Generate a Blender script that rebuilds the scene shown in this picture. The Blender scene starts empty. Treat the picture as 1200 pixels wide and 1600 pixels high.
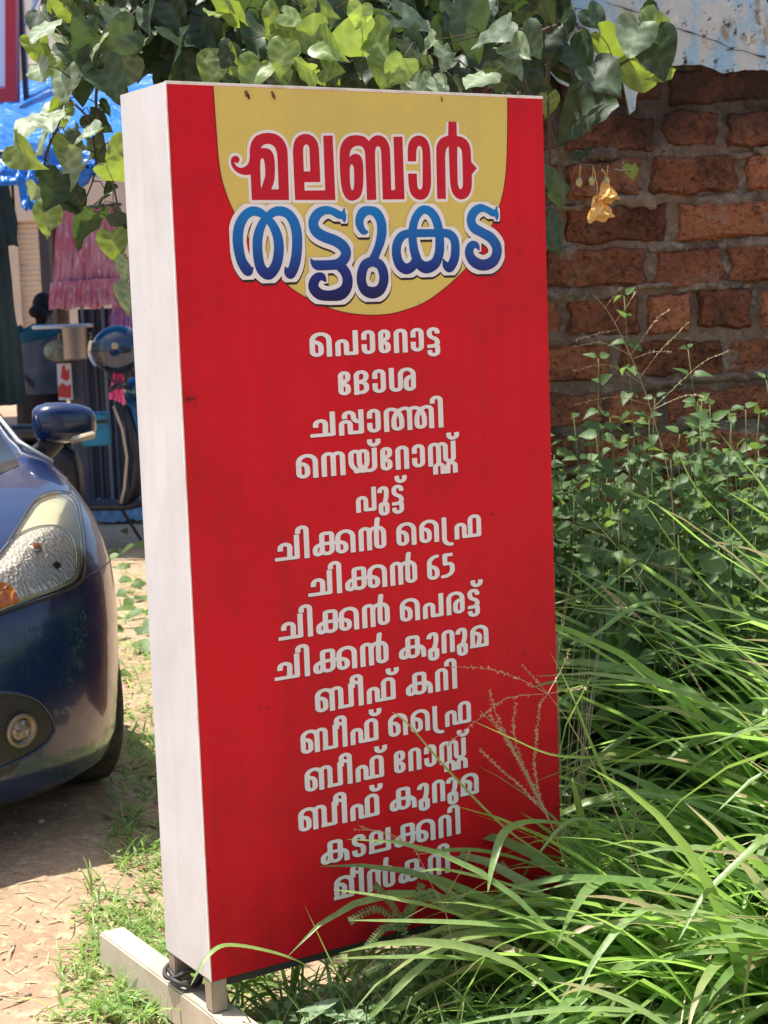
import bpy, bmesh, math, random
import numpy as np
from mathutils import Vector, Matrix, noise
from mathutils.bvhtree import BVHTree
R = math.radians
scene = bpy.context.scene
COL = scene.collection
random.seed(7)

# ------------------------------------------------------------------ camera
CF, CPIT, CROL, HC = 2665.4, 0.1207, -0.0366, 1.545      # focal in photo pixels, pitch, roll, height
cam_d = bpy.data.cameras.new('camera')
cam_d.sensor_fit = 'VERTICAL'; cam_d.sensor_height = 24.0
cam_d.lens = CF / 1600 * 24.0
cam_d.clip_start = 0.05; cam_d.clip_end = 500
cam = bpy.data.objects.new('camera', cam_d); COL.objects.link(cam)
_fw = Vector((0, math.cos(CPIT), -math.sin(CPIT))); _u0 = Vector((0, math.sin(CPIT), math.cos(CPIT))); _r0 = Vector((1, 0, 0))
_rt = _r0 * math.cos(CROL) + _u0 * math.sin(CROL); _up = -_r0 * math.sin(CROL) + _u0 * math.cos(CROL)
cam.matrix_world = Matrix(((_rt.x, _up.x, -_fw.x, 0), (_rt.y, _up.y, -_fw.y, 0), (_rt.z, _up.z, -_fw.z, HC), (0, 0, 0, 1)))
cam_d.dof.use_dof = True; cam_d.dof.focus_distance = 3.5; cam_d.dof.aperture_fstop = 7.0
scene.camera = cam
CAMP = Vector((0, 0, HC))

def ray(x, y): return _fw + _rt * ((x - 600) / CF) + _up * ((800 - y) / CF)
def at(x, y, Y):
    r = ray(x, y); return CAMP + r * (Y / r.y)
def on_ground(x, y, z=0.0):
    r = ray(x, y); return CAMP + r * ((z - HC) / r.z)

# ------------------------------------------------------------------ world, sun, exposure
SUN_AZ = Vector((-0.99, 0.12)); SUN_EL = R(74)
sun_dir = Vector((SUN_AZ.x * math.cos(SUN_EL), SUN_AZ.y * math.cos(SUN_EL), math.sin(SUN_EL))).normalized()
w = bpy.data.worlds.new("World"); scene.world = w; w.use_nodes = True
nt = w.node_tree
sky = nt.nodes.new('ShaderNodeTexSky'); sky.sky_type = 'NISHITA'; sky.sun_disc = False
sky.sun_elevation = SUN_EL; sky.sun_rotation = math.atan2(sun_dir.x, sun_dir.y)
sky.air_density = 1.0; sky.dust_density = 3.0; sky.ozone_density = 0.6
bg = nt.nodes['Background']; bg.inputs['Strength'].default_value = 0.125
nt.links.new(sky.outputs[0], bg.inputs['Color'])
sl = bpy.data.lights.new('sun', 'SUN'); sl.energy = 5.0; sl.angle = R(0.5); sl.color = (1.0, 0.95, 0.86)
so = bpy.data.objects.new('sun', sl); COL.objects.link(so)
so.rotation_euler = (-sun_dir).to_track_quat('-Z', 'Y').to_euler()
scene.view_settings.view_transform = 'Standard'; scene.view_settings.look = 'None'
scene.view_settings.exposure = 0.72; scene.view_settings.gamma = 1.0

# ------------------------------------------------------------------ helpers
class MB:
    """collects shapes into one mesh object"""
    def __init__(s): s.v = []; s.f = []; s.m = []; s.mi = 0
    def add(s, vs, fs):
        o = len(s.v); s.v += [tuple(v) for v in vs]
        s.f += [tuple(i + o for i in f) for f in fs]; s.m += [s.mi] * len(fs)
    def box(s, c, size, rot=None, bev=0.0):
        bm = bmesh.new(); bmesh.ops.create_cube(bm, size=1)
        bmesh.ops.scale(bm, vec=size, verts=bm.verts)
        if bev: bmesh.ops.bevel(bm, geom=bm.edges[:], offset=bev, segments=2, affect='EDGES')
        M = Matrix.Translation(c) @ (rot.to_4x4() if rot else Matrix())
        bm.verts.index_update()
        s.add([M @ v.co for v in bm.verts], [[v.index for v in f.verts] for f in bm.faces]); bm.free()
    def tube(s, pts, rad, n=8, cap=True, flat=1.0):
        pts = [Vector(p) for p in pts]; rs = rad if hasattr(rad, '__len__') else [rad] * len(pts)
        vs = []; up = None
        for i, p in enumerate(pts):
            t = (pts[min(i + 1, len(pts) - 1)] - pts[max(i - 1, 0)])
            t = t.normalized() if t.length > 1e-9 else Vector((0, 0, 1))
            if up is None: up = t.orthogonal().normalized()
            up = (up - t * up.dot(t)); up = up.normalized() if up.length > 1e-6 else t.orthogonal().normalized()
            b = t.cross(up)
            for k in range(n):
                a = 2 * math.pi * k / n
                vs.append(p + (up * math.cos(a) + b * math.sin(a) * flat) * rs[i])
        fs = []
        for i in range(len(pts) - 1):
            for k in range(n):
                fs.append((i * n + k, i * n + (k + 1) % n, (i + 1) * n + (k + 1) % n, (i + 1) * n + k))
        if cap: fs += [tuple(range(n - 1, -1, -1)), tuple((len(pts) - 1) * n + k for k in range(n))]
        s.add(vs, fs)
    def loft(s, rings, cap=True, closed=True):
        n = len(rings[0]); vs = [v for r in rings for v in r]; fs = []
        for i in range(len(rings) - 1):
            for k in range(n if closed else n - 1):
                fs.append((i * n + k, i * n + (k + 1) % n, (i + 1) * n + (k + 1) % n, (i + 1) * n + k))
        if cap: fs += [tuple(range(n - 1, -1, -1)), tuple((len(rings) - 1) * n + k for k in range(n))]
        s.add(vs, fs)
    def lathe(s, prof, c=(0, 0, 0), n=24, rot=None, sx=1, sy=1):
        M = Matrix.Translation(c) @ (rot.to_4x4() if rot else Matrix())
        rings = [[M @ Vector((r * math.cos(2 * math.pi * k / n) * sx, r * math.sin(2 * math.pi * k / n) * sy, z)) for k in range(n)] for r, z in prof]
        s.loft(rings)
    def ball(s, c, r, n=12, sc=(1, 1, 1), rot=None):
        prof = [(max(1e-4, math.sin(math.pi * i / n)), -math.cos(math.pi * i / n)) for i in range(n + 1)]
        M = Matrix.Translation(c) @ (rot.to_4x4() if rot else Matrix())
        s.loft([[M @ Vector((a * math.cos(2 * math.pi * k / (2 * n)) * r * sc[0], a * math.sin(2 * math.pi * k / (2 * n)) * r * sc[1], z * r * sc[2])) for k in range(2 * n)] for a, z in prof])
    def build(s, name, mat, parent=None, smooth=False, angle=None):
        me = bpy.data.meshes.new(name); me.from_pydata(s.v, [], s.f)
        mats = mat if isinstance(mat, (list, tuple)) else [mat]
        for m in mats: me.materials.append(m)
        if len(mats) > 1: me.polygons.foreach_set('material_index', s.m)
        if smooth or angle: me.polygons.foreach_set('use_smooth', [True] * len(me.polygons))
        if getattr(s, 'at', None):
            q = me.attributes.new('vein', 'FLOAT', 'POINT'); q.data.foreach_set('value', s.at)
        me.validate(); me.update()
        if angle: me.set_sharp_from_angle(angle=R(angle))
        o = bpy.data.objects.new(name, me); COL.objects.link(o)
        if parent is not None: link(o, parent)
        return o

def link(o, parent):
    o.parent = parent; o.matrix_parent_inverse = world_of(parent).inverted()
def world_of(o):
    m = Matrix.LocRotScale(o.location, o.rotation_euler, o.scale)
    if o.parent: m = world_of(o.parent) @ o.matrix_parent_inverse @ m
    return m
def tag(o, label=None, cat=None, group=None, kind=None):
    if label: o['label'] = label
    if cat: o['category'] = cat
    if group: o['group'] = group
    if kind: o['kind'] = kind
    return o
def thing(name, label, cat, loc=(0, 0, 0), group=None):
    o = bpy.data.objects.new(name, None); COL.objects.link(o); o.location = loc; o.empty_display_size = 0.1
    return tag(o, label, cat, group)

def nrm(p, s, seed=0):  # noise helper
    return noise.noise(Vector((p[0] * s + seed, p[1] * s + seed * 1.7, p[2] * s - seed)))

# ------------------------------------------------------------------ materials
def new_mat(name):
    m = bpy.data.materials.new(name); m.use_nodes = True
    return m, m.node_tree, m.node_tree.nodes['Principled BSDF'], m.node_tree.nodes['Material Output']
def pm(name, col, rough=0.6, metal=0.0, spots=None, bump=None, coat=0.0, spec=0.5, stretch=(1, 1, 1), fleck=None, emit=None, alpha=None, rnd=None, trans=0.0):
    """Principled material. spots=(scale, colour2, low, high); bump=(scale, strength, distance); fleck=(scale, colour, low, high)"""
    m, t, b, out = new_mat(name); N = t.nodes; Lk = t.links
    b.inputs['Roughness'].default_value = rough; b.inputs['Metallic'].default_value = metal
    b.inputs['Coat Weight'].default_value = coat; b.inputs['Specular IOR Level'].default_value = spec
    b.inputs['Transmission Weight'].default_value = trans
    tc = N.new('ShaderNodeTexCoord'); mp = N.new('ShaderNodeMapping'); mp.inputs['Scale'].default_value = stretch
    Lk.new(tc.outputs['Object'], mp.inputs['Vector'])
    c = (*col, 1); sock = None
    def layer(prev, sc, col2, lo, hi, det=6):
        n = N.new('ShaderNodeTexNoise'); n.inputs['Scale'].default_value = sc; n.inputs['Detail'].default_value = det
        n.inputs['Roughness'].default_value = 0.65
        Lk.new(mp.outputs[0], n.inputs['Vector'])
        r = N.new('ShaderNodeMapRange'); r.inputs[1].default_value = lo; r.inputs[2].default_value = hi
        Lk.new(n.outputs['Fac'], r.inputs[0])
        x = N.new('ShaderNodeMix'); x.data_type = 'RGBA'
        if prev is None: x.inputs[6].default_value = c
        else: Lk.new(prev, x.inputs[6])
        x.inputs[7].default_value = (*col2, 1); Lk.new(r.outputs[0], x.inputs[0])
        return x.outputs[2]
    for L in (spots, fleck):
        if L: 
            for q in (L if isinstance(L[0], (list, tuple)) else [L]): sock = layer(sock, *q)
    if rnd:   # brightness differs per loose piece (each leaf, each block)
        g = N.new('ShaderNodeNewGeometry'); h = N.new('ShaderNodeHueSaturation')
        r1 = N.new('ShaderNodeMapRange'); r1.inputs[3].default_value = rnd[0]; r1.inputs[4].default_value = rnd[1]
        Lk.new(g.outputs['Random Per Island'], r1.inputs[0]); Lk.new(r1.outputs[0], h.inputs['Value'])
        if sock is None: h.inputs['Color'].default_value = c
        else: Lk.new(sock, h.inputs['Color'])
        sock = h.outputs[0]
    if sock is None: b.inputs['Base Color'].default_value = c
    else: Lk.new(sock, b.inputs['Base Color'])
    if bump:
        n = N.new('ShaderNodeTexNoise'); n.inputs['Scale'].default_value = bump[0]; n.inputs['Detail'].default_value = 8
        Lk.new(mp.outputs[0], n.inputs['Vector'])
        bp = N.new('ShaderNodeBump'); bp.inputs['Strength'].default_value = bump[1]; bp.inputs['Distance'].default_value = bump[2] if len(bump) > 2 else 0.01
        Lk.new(n.outputs['Fac'], bp.inputs['Height']); Lk.new(bp.outputs[0], b.inputs['Normal'])
    if emit: b.inputs['Emission Color'].default_value = (*emit[0], 1); b.inputs['Emission Strength'].default_value = emit[1]
    return m
def leaf_mat(name, cols, tcol, tfac=0.35, rough=0.42, spec=0.5, vein=True, tip=None):
    """leaf: base colour picked per leaf from cols, plus light let through"""
    m, t, b, out = new_mat(name); N = t.nodes; Lk = t.links
    g = N.new('ShaderNodeNewGeometry'); cr = N.new('ShaderNodeValToRGB')
    el = cr.color_ramp.elements
    while len(el) < len(cols): el.new(0.5)
    for i, c in enumerate(cols): el[i].position = i / max(1, len(cols) - 1); el[i].color = (*c, 1)
    Lk.new(g.outputs['Random Per Island'], cr.inputs[0])
    tc = N.new('ShaderNodeTexCoord'); n = N.new('ShaderNodeTexNoise'); n.inputs['Scale'].default_value = 60; n.inputs['Detail'].default_value = 4
    Lk.new(tc.outputs['Object'], n.inputs['Vector'])
    mr = N.new('ShaderNodeMapRange'); mr.inputs[1].default_value = .3; mr.inputs[2].default_value = .7; mr.inputs[3].default_value = .8; mr.inputs[4].default_value = 1.2
    Lk.new(n.outputs['Fac'], mr.inputs[0])
    h = N.new('ShaderNodeHueSaturation'); Lk.new(cr.outputs[0], h.inputs['Color']); Lk.new(mr.outputs[0], h.inputs['Value'])
    if tip:      # withered blade ends
        an = N.new('ShaderNodeAttribute'); an.attribute_name = 'vein'; xm = N.new('ShaderNodeMix'); xm.data_type = 'RGBA'; xm.inputs[7].default_value = (*tip, 1)
        Lk.new(an.outputs['Fac'], xm.inputs[0]); Lk.new(h.outputs[0], xm.inputs[6]); h = xm
    elif vein:
        an = N.new('ShaderNodeAttribute'); an.attribute_name = 'vein'; pw = N.new('ShaderNodeMath'); pw.operation = 'POWER'; pw.inputs[1].default_value = 3.0; Lk.new(an.outputs['Fac'], pw.inputs[0])
        hv = N.new('ShaderNodeHueSaturation'); hv.inputs['Value'].default_value = 1.75; hv.inputs['Saturation'].default_value = .8; Lk.new(h.outputs[0], hv.inputs['Color']); Lk.new(pw.outputs[0], hv.inputs['Fac']); h = hv
    Lk.new(h.outputs[2 if tip else 0], b.inputs['Base Color'])
    b.inputs['Roughness'].default_value = rough; b.inputs['Specular IOR Level'].default_value = spec
    bp = N.new('ShaderNodeBump'); bp.inputs['Strength'].default_value = .25; bp.inputs['Distance'].default_value = .004
    Lk.new(n.outputs['Fac'], bp.inputs['Height']); Lk.new(bp.outputs[0], b.inputs['Normal'])
    tr = N.new('ShaderNodeBsdfTranslucent'); tr.inputs['Color'].default_value = (*tcol, 1)
    h2 = N.new('ShaderNodeHueSaturation'); h2.inputs['Color'].default_value = (*tcol, 1)
    mr2 = N.new('ShaderNodeMapRange'); mr2.inputs[3].default_value = .6; mr2.inputs[4].default_value = 1.25
    Lk.new(g.outputs['Random Per Island'], mr2.inputs[0]); Lk.new(mr2.outputs[0], h2.inputs['Value']); Lk.new(h2.outputs[0], tr.inputs['Color'])
    mx = N.new('ShaderNodeMixShader'); mx.inputs[0].default_value = tfac
    Lk.new(b.outputs[0], mx.inputs[1]); Lk.new(tr.outputs[0], mx.inputs[2]); Lk.new(mx.outputs[0], out.inputs['Surface'])
    return m
# ------------------------------------------------------------------ ground
def gz(x, y):
    s = max(0.0, min(1.0, (y - 12.5) / 8)); z = .42 * s * s * (3 - 2 * s)
    z += .07 * max(0.0, min(1.0, (y - 3.95) / .7)) * max(0.0, min(1.0, (-.62 - x) / .35)) * max(0.0, min(1.0, (13 - y) / 4))
    if y < 12 and abs(x) < 5:
        z += .018 * noise.noise(Vector((x * 1.3, y * 1.3, .3))) + .010 * noise.noise(Vector((x * 5, y * 5, 2))) + .005 * noise.noise(Vector((x * 17, y * 17, 5)))
    return z
xs = np.concatenate([np.linspace(-70, -6, 12), np.linspace(-5.5, -2.3, 20), np.arange(-2.2, 1.4, .028), np.linspace(1.45, 4, 30), np.linspace(5, 70, 12)])
ys = np.concatenate([np.linspace(-30, 1.5, 10), np.linspace(2, 3, 12), np.arange(3.05, 6.2, .028), np.linspace(6.3, 14, 60), np.linspace(15, 30, 20), np.linspace(34, 120, 10)])
mb = MB(); nx = len(xs)
mb.add([(x, y, gz(x, y)) for y in ys for x in xs], [(j * nx + i, j * nx + i + 1, (j + 1) * nx + i + 1, (j + 1) * nx + i) for j in range(len(ys) - 1) for i in range(nx - 1)])
M_gnd = pm('sandy_soil', (.38, .27, .18), .95, spots=[(1.4, (.30, .20, .13), .42, .62), (6, (.26, .17, .11), .52, .72), (26, (.54, .40, .27), .5, .7), (75, (.16, .10, .07), .58, .70)], bump=(45, .7, .012), spec=.2)
tag(mb.build('ground', M_gnd, smooth=True), kind='structure')
# ------------------------------------------------------------------ the sign
TH = 0.5556
SA = Vector((math.cos(TH), math.sin(TH), 0)); SB = Vector((-math.sin(TH), math.cos(TH), 0)); SN = -SB
SO = Vector((-.3949, 3.4049, HC - 1.3819)); SW, SD, SH = .9198, .2208, 1.83
def sp(u, v, d=0.0): return SO + SA * u + Vector((0, 0, v)) + SN * d           # point on the sign's face, d in front of it
def face_uv(x, y):
    r = ray(x, y); t = (SO - CAMP).dot(SN) / r.dot(SN); P = CAMP + r * t
    return ((P - SO).dot(SA), P.z - SO.z)

def flex_mat(name, col, rough=0.42, ribs=0.0, dirt=0.25, dirtcol=(.12, .09, .07), bumps=0.12):
    """printed flex banner: fine woven grid, faint dirt and streaks"""
    m, t, b, out = new_mat(name); N = t.nodes; Lk = t.links
    tc = N.new('ShaderNodeTexCoord')
    n1 = N.new('ShaderNodeTexNoise'); n1.inputs['Scale'].default_value = 3.2; n1.inputs['Detail'].default_value = 8; n1.inputs['Roughness'].default_value = .7
    Lk.new(tc.outputs['Object'], n1.inputs['Vector'])
    mp = N.new('ShaderNodeMapping'); mp.inputs['Scale'].default_value = (28, 28, 1.6); Lk.new(tc.outputs['Object'], mp.inputs['Vector'])
    n2 = N.new('ShaderNodeTexNoise'); n2.inputs['Scale'].default_value = 1.0; n2.inputs['Detail'].default_value = 6
    Lk.new(mp.outputs[0], n2.inputs['Vector'])
    n3 = N.new('ShaderNodeTexNoise'); n3.inputs['Scale'].default_value = 70; n3.inputs['Detail'].default_value = 3; Lk.new(tc.outputs['Object'], n3.inputs['Vector'])
    def rng(s, a, b_, c, d):
        r = N.new('ShaderNodeMapRange'); r.inputs[1].default_value = a; r.inputs[2].default_value = b_; r.inputs[3].default_value = c; r.inputs[4].default_value = d
        Lk.new(s, r.inputs[0]); return r.outputs[0]
    def mth(op, a, b_):
        q = N.new('ShaderNodeMath'); q.operation = op
        for i, x in enumerate((a, b_)):
            if isinstance(x, (int, float)): q.inputs[i].default_value = x
            else: Lk.new(x, q.inputs[i])
        return q.outputs[0]
    d1 = rng(n1.outputs['Fac'], .45, .8, 0, dirt); d2 = rng(n2.outputs['Fac'], .5, .8, 0, dirt * .4); d3 = rng(n3.outputs['Fac'], .72, .78, 0, dirt)
    sx = N.new('ShaderNodeSeparateXYZ'); Lk.new(tc.outputs['Object'], sx.inputs[0])
    low = rng(sx.outputs['Z'], .45, 0.0, 0, dirt * .9)                    # dirt colour grows stronger towards the bottom
    low = mth('MULTIPLY', low, rng(n1.outputs['Fac'], .3, .7, .4, 1.2))
    tot = mth('ADD', mth('ADD', d1, d2), mth('ADD', d3, low))
    x = N.new('ShaderNodeMix'); x.data_type = 'RGBA'; x.inputs[6].default_value = (*col, 1); x.inputs[7].default_value = (*dirtcol, 1); Lk.new(tot, x.inputs[0])
    Lk.new(x.outputs[2], b.inputs['Base Color'])
    b.inputs['Roughness'].default_value = rough; b.inputs['Specular IOR Level'].default_value = .22
    wv = N.new('ShaderNodeTexWave'); wv.bands_direction = 'Z'; wv.inputs['Scale'].default_value = 55; wv.inputs['Distortion'].default_value = 1.0; wv.inputs['Detail'].default_value = 1
    Lk.new(tc.outputs['Object'], wv.inputs['Vector'])
    mw = N.new('ShaderNodeMapping'); mw.inputs['Scale'].default_value = (4, 4, 1.2); Lk.new(tc.outputs['Object'], mw.inputs['Vector'])
    n4 = N.new('ShaderNodeTexNoise'); n4.inputs['Scale'].default_value = 1.5; n4.inputs['Detail'].default_value = 2; Lk.new(mw.outputs[0], n4.inputs['Vector'])
    b1 = N.new('ShaderNodeBump'); b1.inputs['Strength'].default_value = bumps; b1.inputs['Distance'].default_value = .0006; Lk.new(wv.outputs['Fac'], b1.inputs['Height'])
    b2 = N.new('ShaderNodeBump'); b2.inputs['Strength'].default_value = .35; b2.inputs['Distance'].default_value = .045; Lk.new(n4.outputs['Fac'], b2.inputs['Height']); Lk.new(b1.outputs[0], b2.inputs['Normal'])
    Lk.new(b2.outputs[0], b.inputs['Normal'])
    return m
M_red = flex_mat('flex_red', (.66, .004, .018), dirt=.42, dirtcol=(.10, .012, .012))
M_yel = flex_mat('flex_yellow', (.72, .58, .15), dirt=.3, dirtcol=(.35, .27, .10))
M_wht = flex_mat('flex_white', (.62, .615, .63), dirt=.34, dirtcol=(.32, .29, .26), bumps=.07)
M_let = flex_mat('print_white', (.86, .84, .83), dirt=.28, dirtcol=(.42, .36, .34))
M_shd = flex_mat('print_dark', (.035, .02, .02), dirt=.1)
M_mshd = flex_mat('print_shadow_red', (.16, .012, .018), dirt=.1)
M_tred = flex_mat('print_red', (.56, .010, .028), dirt=.15)
# blue print fades from sky blue down to navy
M_blue = flex_mat('print_blue', (.0, .16, .5), dirt=.12)
_t = M_blue.node_tree; _x = [n for n in _t.nodes if n.type == 'MIX'][0]
_tc = [n for n in _t.nodes if n.type == 'TEX_COORD'][0]; _s = _t.nodes.new('ShaderNodeSeparateXYZ'); _t.links.new(_tc.outputs['Object'], _s.inputs[0])
_mr = _t.nodes.new('ShaderNodeMapRange'); _mr.inputs[1].default_value = 1.385 + SO.z; _mr.inputs[2].default_value = 1.60 + SO.z; _t.links.new(_s.outputs['Z'], _mr.inputs[0])
_cr = _t.nodes.new('ShaderNodeValToRGB'); _e = _cr.color_ramp.elements
_e[0].position = 0; _e[0].color = (.012, .008, .06, 1); _e[1].position = 1; _e[1].color = (.005, .22, .62, 1)
_q = _e.new(.32); _q.color = (.012, .03, .22, 1); _q = _e.new(.6); _q.color = (.008, .12, .44, 1)
_t.links.new(_mr.outputs[0], _cr.inputs[0]); _t.links.new(_cr.outputs[0], _x.inputs[6])
M_steel = pm('painted_steel', (.36, .30, .23), .55, 0.2, spots=(9, (.20, .15, .11), .45, .75), fleck=(40, (.16, .07, .03), .66, .75), bump=(60, .2, .002))
M_beam = pm('beam_paint', (.50, .43, .34), .6, spots=(7, (.33, .27, .2), .45, .75), fleck=(30, (.62, .58, .5), .62, .72), bump=(40, .25, .002))
M_dark = pm('sign_underside', (.05, .045, .04), .8)

# ---- lettering: signed distance fields of the strokes, contoured into clean flat shapes
def sdf_strokes(X, Y, polys, hw):
    D = np.full(X.shape, 9.0)
    for P in polys:
        P = np.asarray(P); m = len(P)
        for i in range(m - 1):
            a, b = P[i, :2], P[i + 1, :2]; d = b - a; L = math.hypot(*d)
            if L < 1e-9: continue
            ra, rb = (P[i, 2], P[i + 1, 2]) if P.shape[1] > 2 else (hw, hw)
            k = 1.6 * max(ra, rb)
            ix = (X[0] > min(a[0], b[0]) - k) & (X[0] < max(a[0], b[0]) + k); iy = (Y[:, 0] > min(a[1], b[1]) - k) & (Y[:, 0] < max(a[1], b[1]) + k)
            if not ix.any() or not iy.any(): continue
            sx = slice(np.argmax(ix), len(ix) - np.argmax(ix[::-1])); sy = slice(np.argmax(iy), len(iy) - np.argmax(iy[::-1]))
            x, y = X[sy, sx] - a[0], Y[sy, sx] - a[1]
            t = (x * d[0] + y * d[1]) / L; pr = np.abs(x * d[1] - y * d[0]) / L
            tc = np.clip(t, 0, L); dist = np.hypot(pr, t - tc) - (ra + (rb - ra) * tc / L)
            if P.shape[1] == 2:            # flat terminals
                if i == 0: dist = np.where(t < 0, np.maximum(pr - ra, -t), dist)
                if i == m - 2: dist = np.where(t > L, np.maximum(pr - rb, t - L), dist)
            D[sy, sx] = np.minimum(D[sy, sx], dist)
    return D
def sdf_poly(X, Y, loops):
    D = np.full(X.shape, 9.0); ins = np.zeros(X.shape, bool)
    for P in loops:
        P = np.asarray(P)
        for i in range(len(P)):
            a, b = P[i], P[(i + 1) % len(P)]; d = b - a; L2 = d @ d
            if L2 < 1e-14: continue
            x, y = X - a[0], Y - a[1]; t = np.clip((x * d[0] + y * d[1]) / L2, 0, 1)
            D = np.minimum(D, np.hypot(x - t * d[0], y - t * d[1]))
            if a[1] != b[1]:
                c = ((a[1] > Y) != (b[1] > Y)) & (X < d[0] * (Y - a[1]) / d[1] + a[0]); ins ^= c
    return np.where(ins, -D, D)
def contour_fill(mb, x0, y0, h, D, place):
    """fill of D<0 as flat faces; place(x, y) gives the 3D point"""
    ny, nx = D.shape; cache = {}
    def vid(key, x, y):
        if key not in cache: cache[key] = len(mb.v); mb.v.append(tuple(place(x, y)))
        return cache[key]
    I = D < 0
    full = I[:-1, :-1] & I[:-1, 1:] & I[1:, :-1] & I[1:, 1:]
    some = (I[:-1, :-1] | I[:-1, 1:] | I[1:, :-1] | I[1:, 1:]) & ~full
    for j in range(ny - 1):
        row = full[j]; ii = np.flatnonzero(np.diff(np.concatenate(([0], row.view(np.int8), [0]))))
        for a, b in zip(ii[::2], ii[1::2]):
            mb.f.append((vid((a, j), x0 + a * h, y0 + j * h), vid((b, j), x0 + b * h, y0 + j * h), vid((b, j + 1), x0 + b * h, y0 + (j + 1) * h), vid((a, j + 1), x0 + a * h, y0 + (j + 1) * h))); mb.m.append(mb.mi)
        for i in np.flatnonzero(some[j]):
            cs = [(i, j), (i + 1, j), (i + 1, j + 1), (i, j + 1)]; poly = []
            for k in range(4):
                p, q = cs[k], cs[(k + 1) % 4]; dp, dq = D[p[1], p[0]], D[q[1], q[0]]
                if dp < 0: poly.append(vid(p, x0 + p[0] * h, y0 + p[1] * h))
                if (dp < 0) != (dq < 0):
                    t = dp / (dp - dq); key = (min(p, q), max(p, q))
                    poly.append(vid(key, x0 + (p[0] + (q[0] - p[0]) * t) * h, y0 + (p[1] + (q[1] - p[1]) * t) * h))
            if len(poly) >= 3: mb.f.append(tuple(poly)); mb.m.append(mb.mi)
def round_poly(pts):
    """polyline with rounded corners -> dense points; pts (x, y[, roundness])"""
    P = [np.array(p[:2], float) for p in pts]; rr = [(p[2] if len(p) > 2 else 1.0) for p in pts]
    n = len(P); closed = n > 3 and np.allclose(P[0], P[-1])
    out = [] if closed else [P[0]]
    idx = range(0, n - 1) if closed else range(1, n - 1)
    L = lambda i, j: np.hypot(*(P[j] - P[i]))
    for i in idx:
        a = (i - 1) if i > 0 else n - 2; b = i + 1
        ea = 1.0 if (not closed and a == 0) else .5; eb = 1.0 if (not closed and b == n - 1) else .5
        la, lb = L(a, i) * ea, L(i, b) * eb
        r = rr[i] * min(la, lb)
        if r < 1e-6: out.append(P[i]); continue
        u, v = (P[a] - P[i]) / L(a, i), (P[b] - P[i]) / L(i, b)
        ra = min(la, r * 1.25); rb = min(lb, r * 1.25)
        p0, p3 = P[i] + u * ra, P[i] + v * rb
        c1, c2 = P[i] + u * ra * .42, P[i] + v * rb * .42
        for t in np.linspace(0, 1, 7): out.append((1 - t) ** 3 * p0 + 3 * (1 - t) ** 2 * t * c1 + 3 * (1 - t) * t * t * c2 + t ** 3 * p3)
    if closed: out.append(out[0])
    else: out.append(P[-1])
    return np.array(out)
def catmull(P, closed, corner=None, k=5):
    P = np.array([p[:2] for p in P] if corner is not None else P, float); n = len(P); out = []
    for i in range(n if closed else n - 1):
        p1, p2 = P[i], P[(i + 1) % n]
        p0 = P[i - 1] if (i > 0 or closed) else p1; p3 = P[(i + 2) % n] if (i + 2 < n or closed) else p2
        c1 = corner is not None and corner[i]; c2 = corner is not None and corner[(i + 1) % n]
        m1 = (p2 - p1) * .5 if c1 else (p2 - p0) * .5; m2 = (p2 - p1) * .5 if c2 else (p3 - p1) * .5
        if c1 and c2: out.append(p1); continue
        lim = np.hypot(*(p2 - p1)[:2]) * 1.1
        for m in (m1, m2):
            q = np.hypot(*m[:2])
            if q > lim: m *= lim / q
        for t in np.arange(k) / k:
            out.append((2 * t ** 3 - 3 * t * t + 1) * p1 + (t ** 3 - 2 * t * t + t) * m1 + (-2 * t ** 3 + 3 * t * t) * p2 + (t ** 3 - t * t) * m2)
    if not closed: out.append(P[-1])
    return np.array(out)

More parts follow.
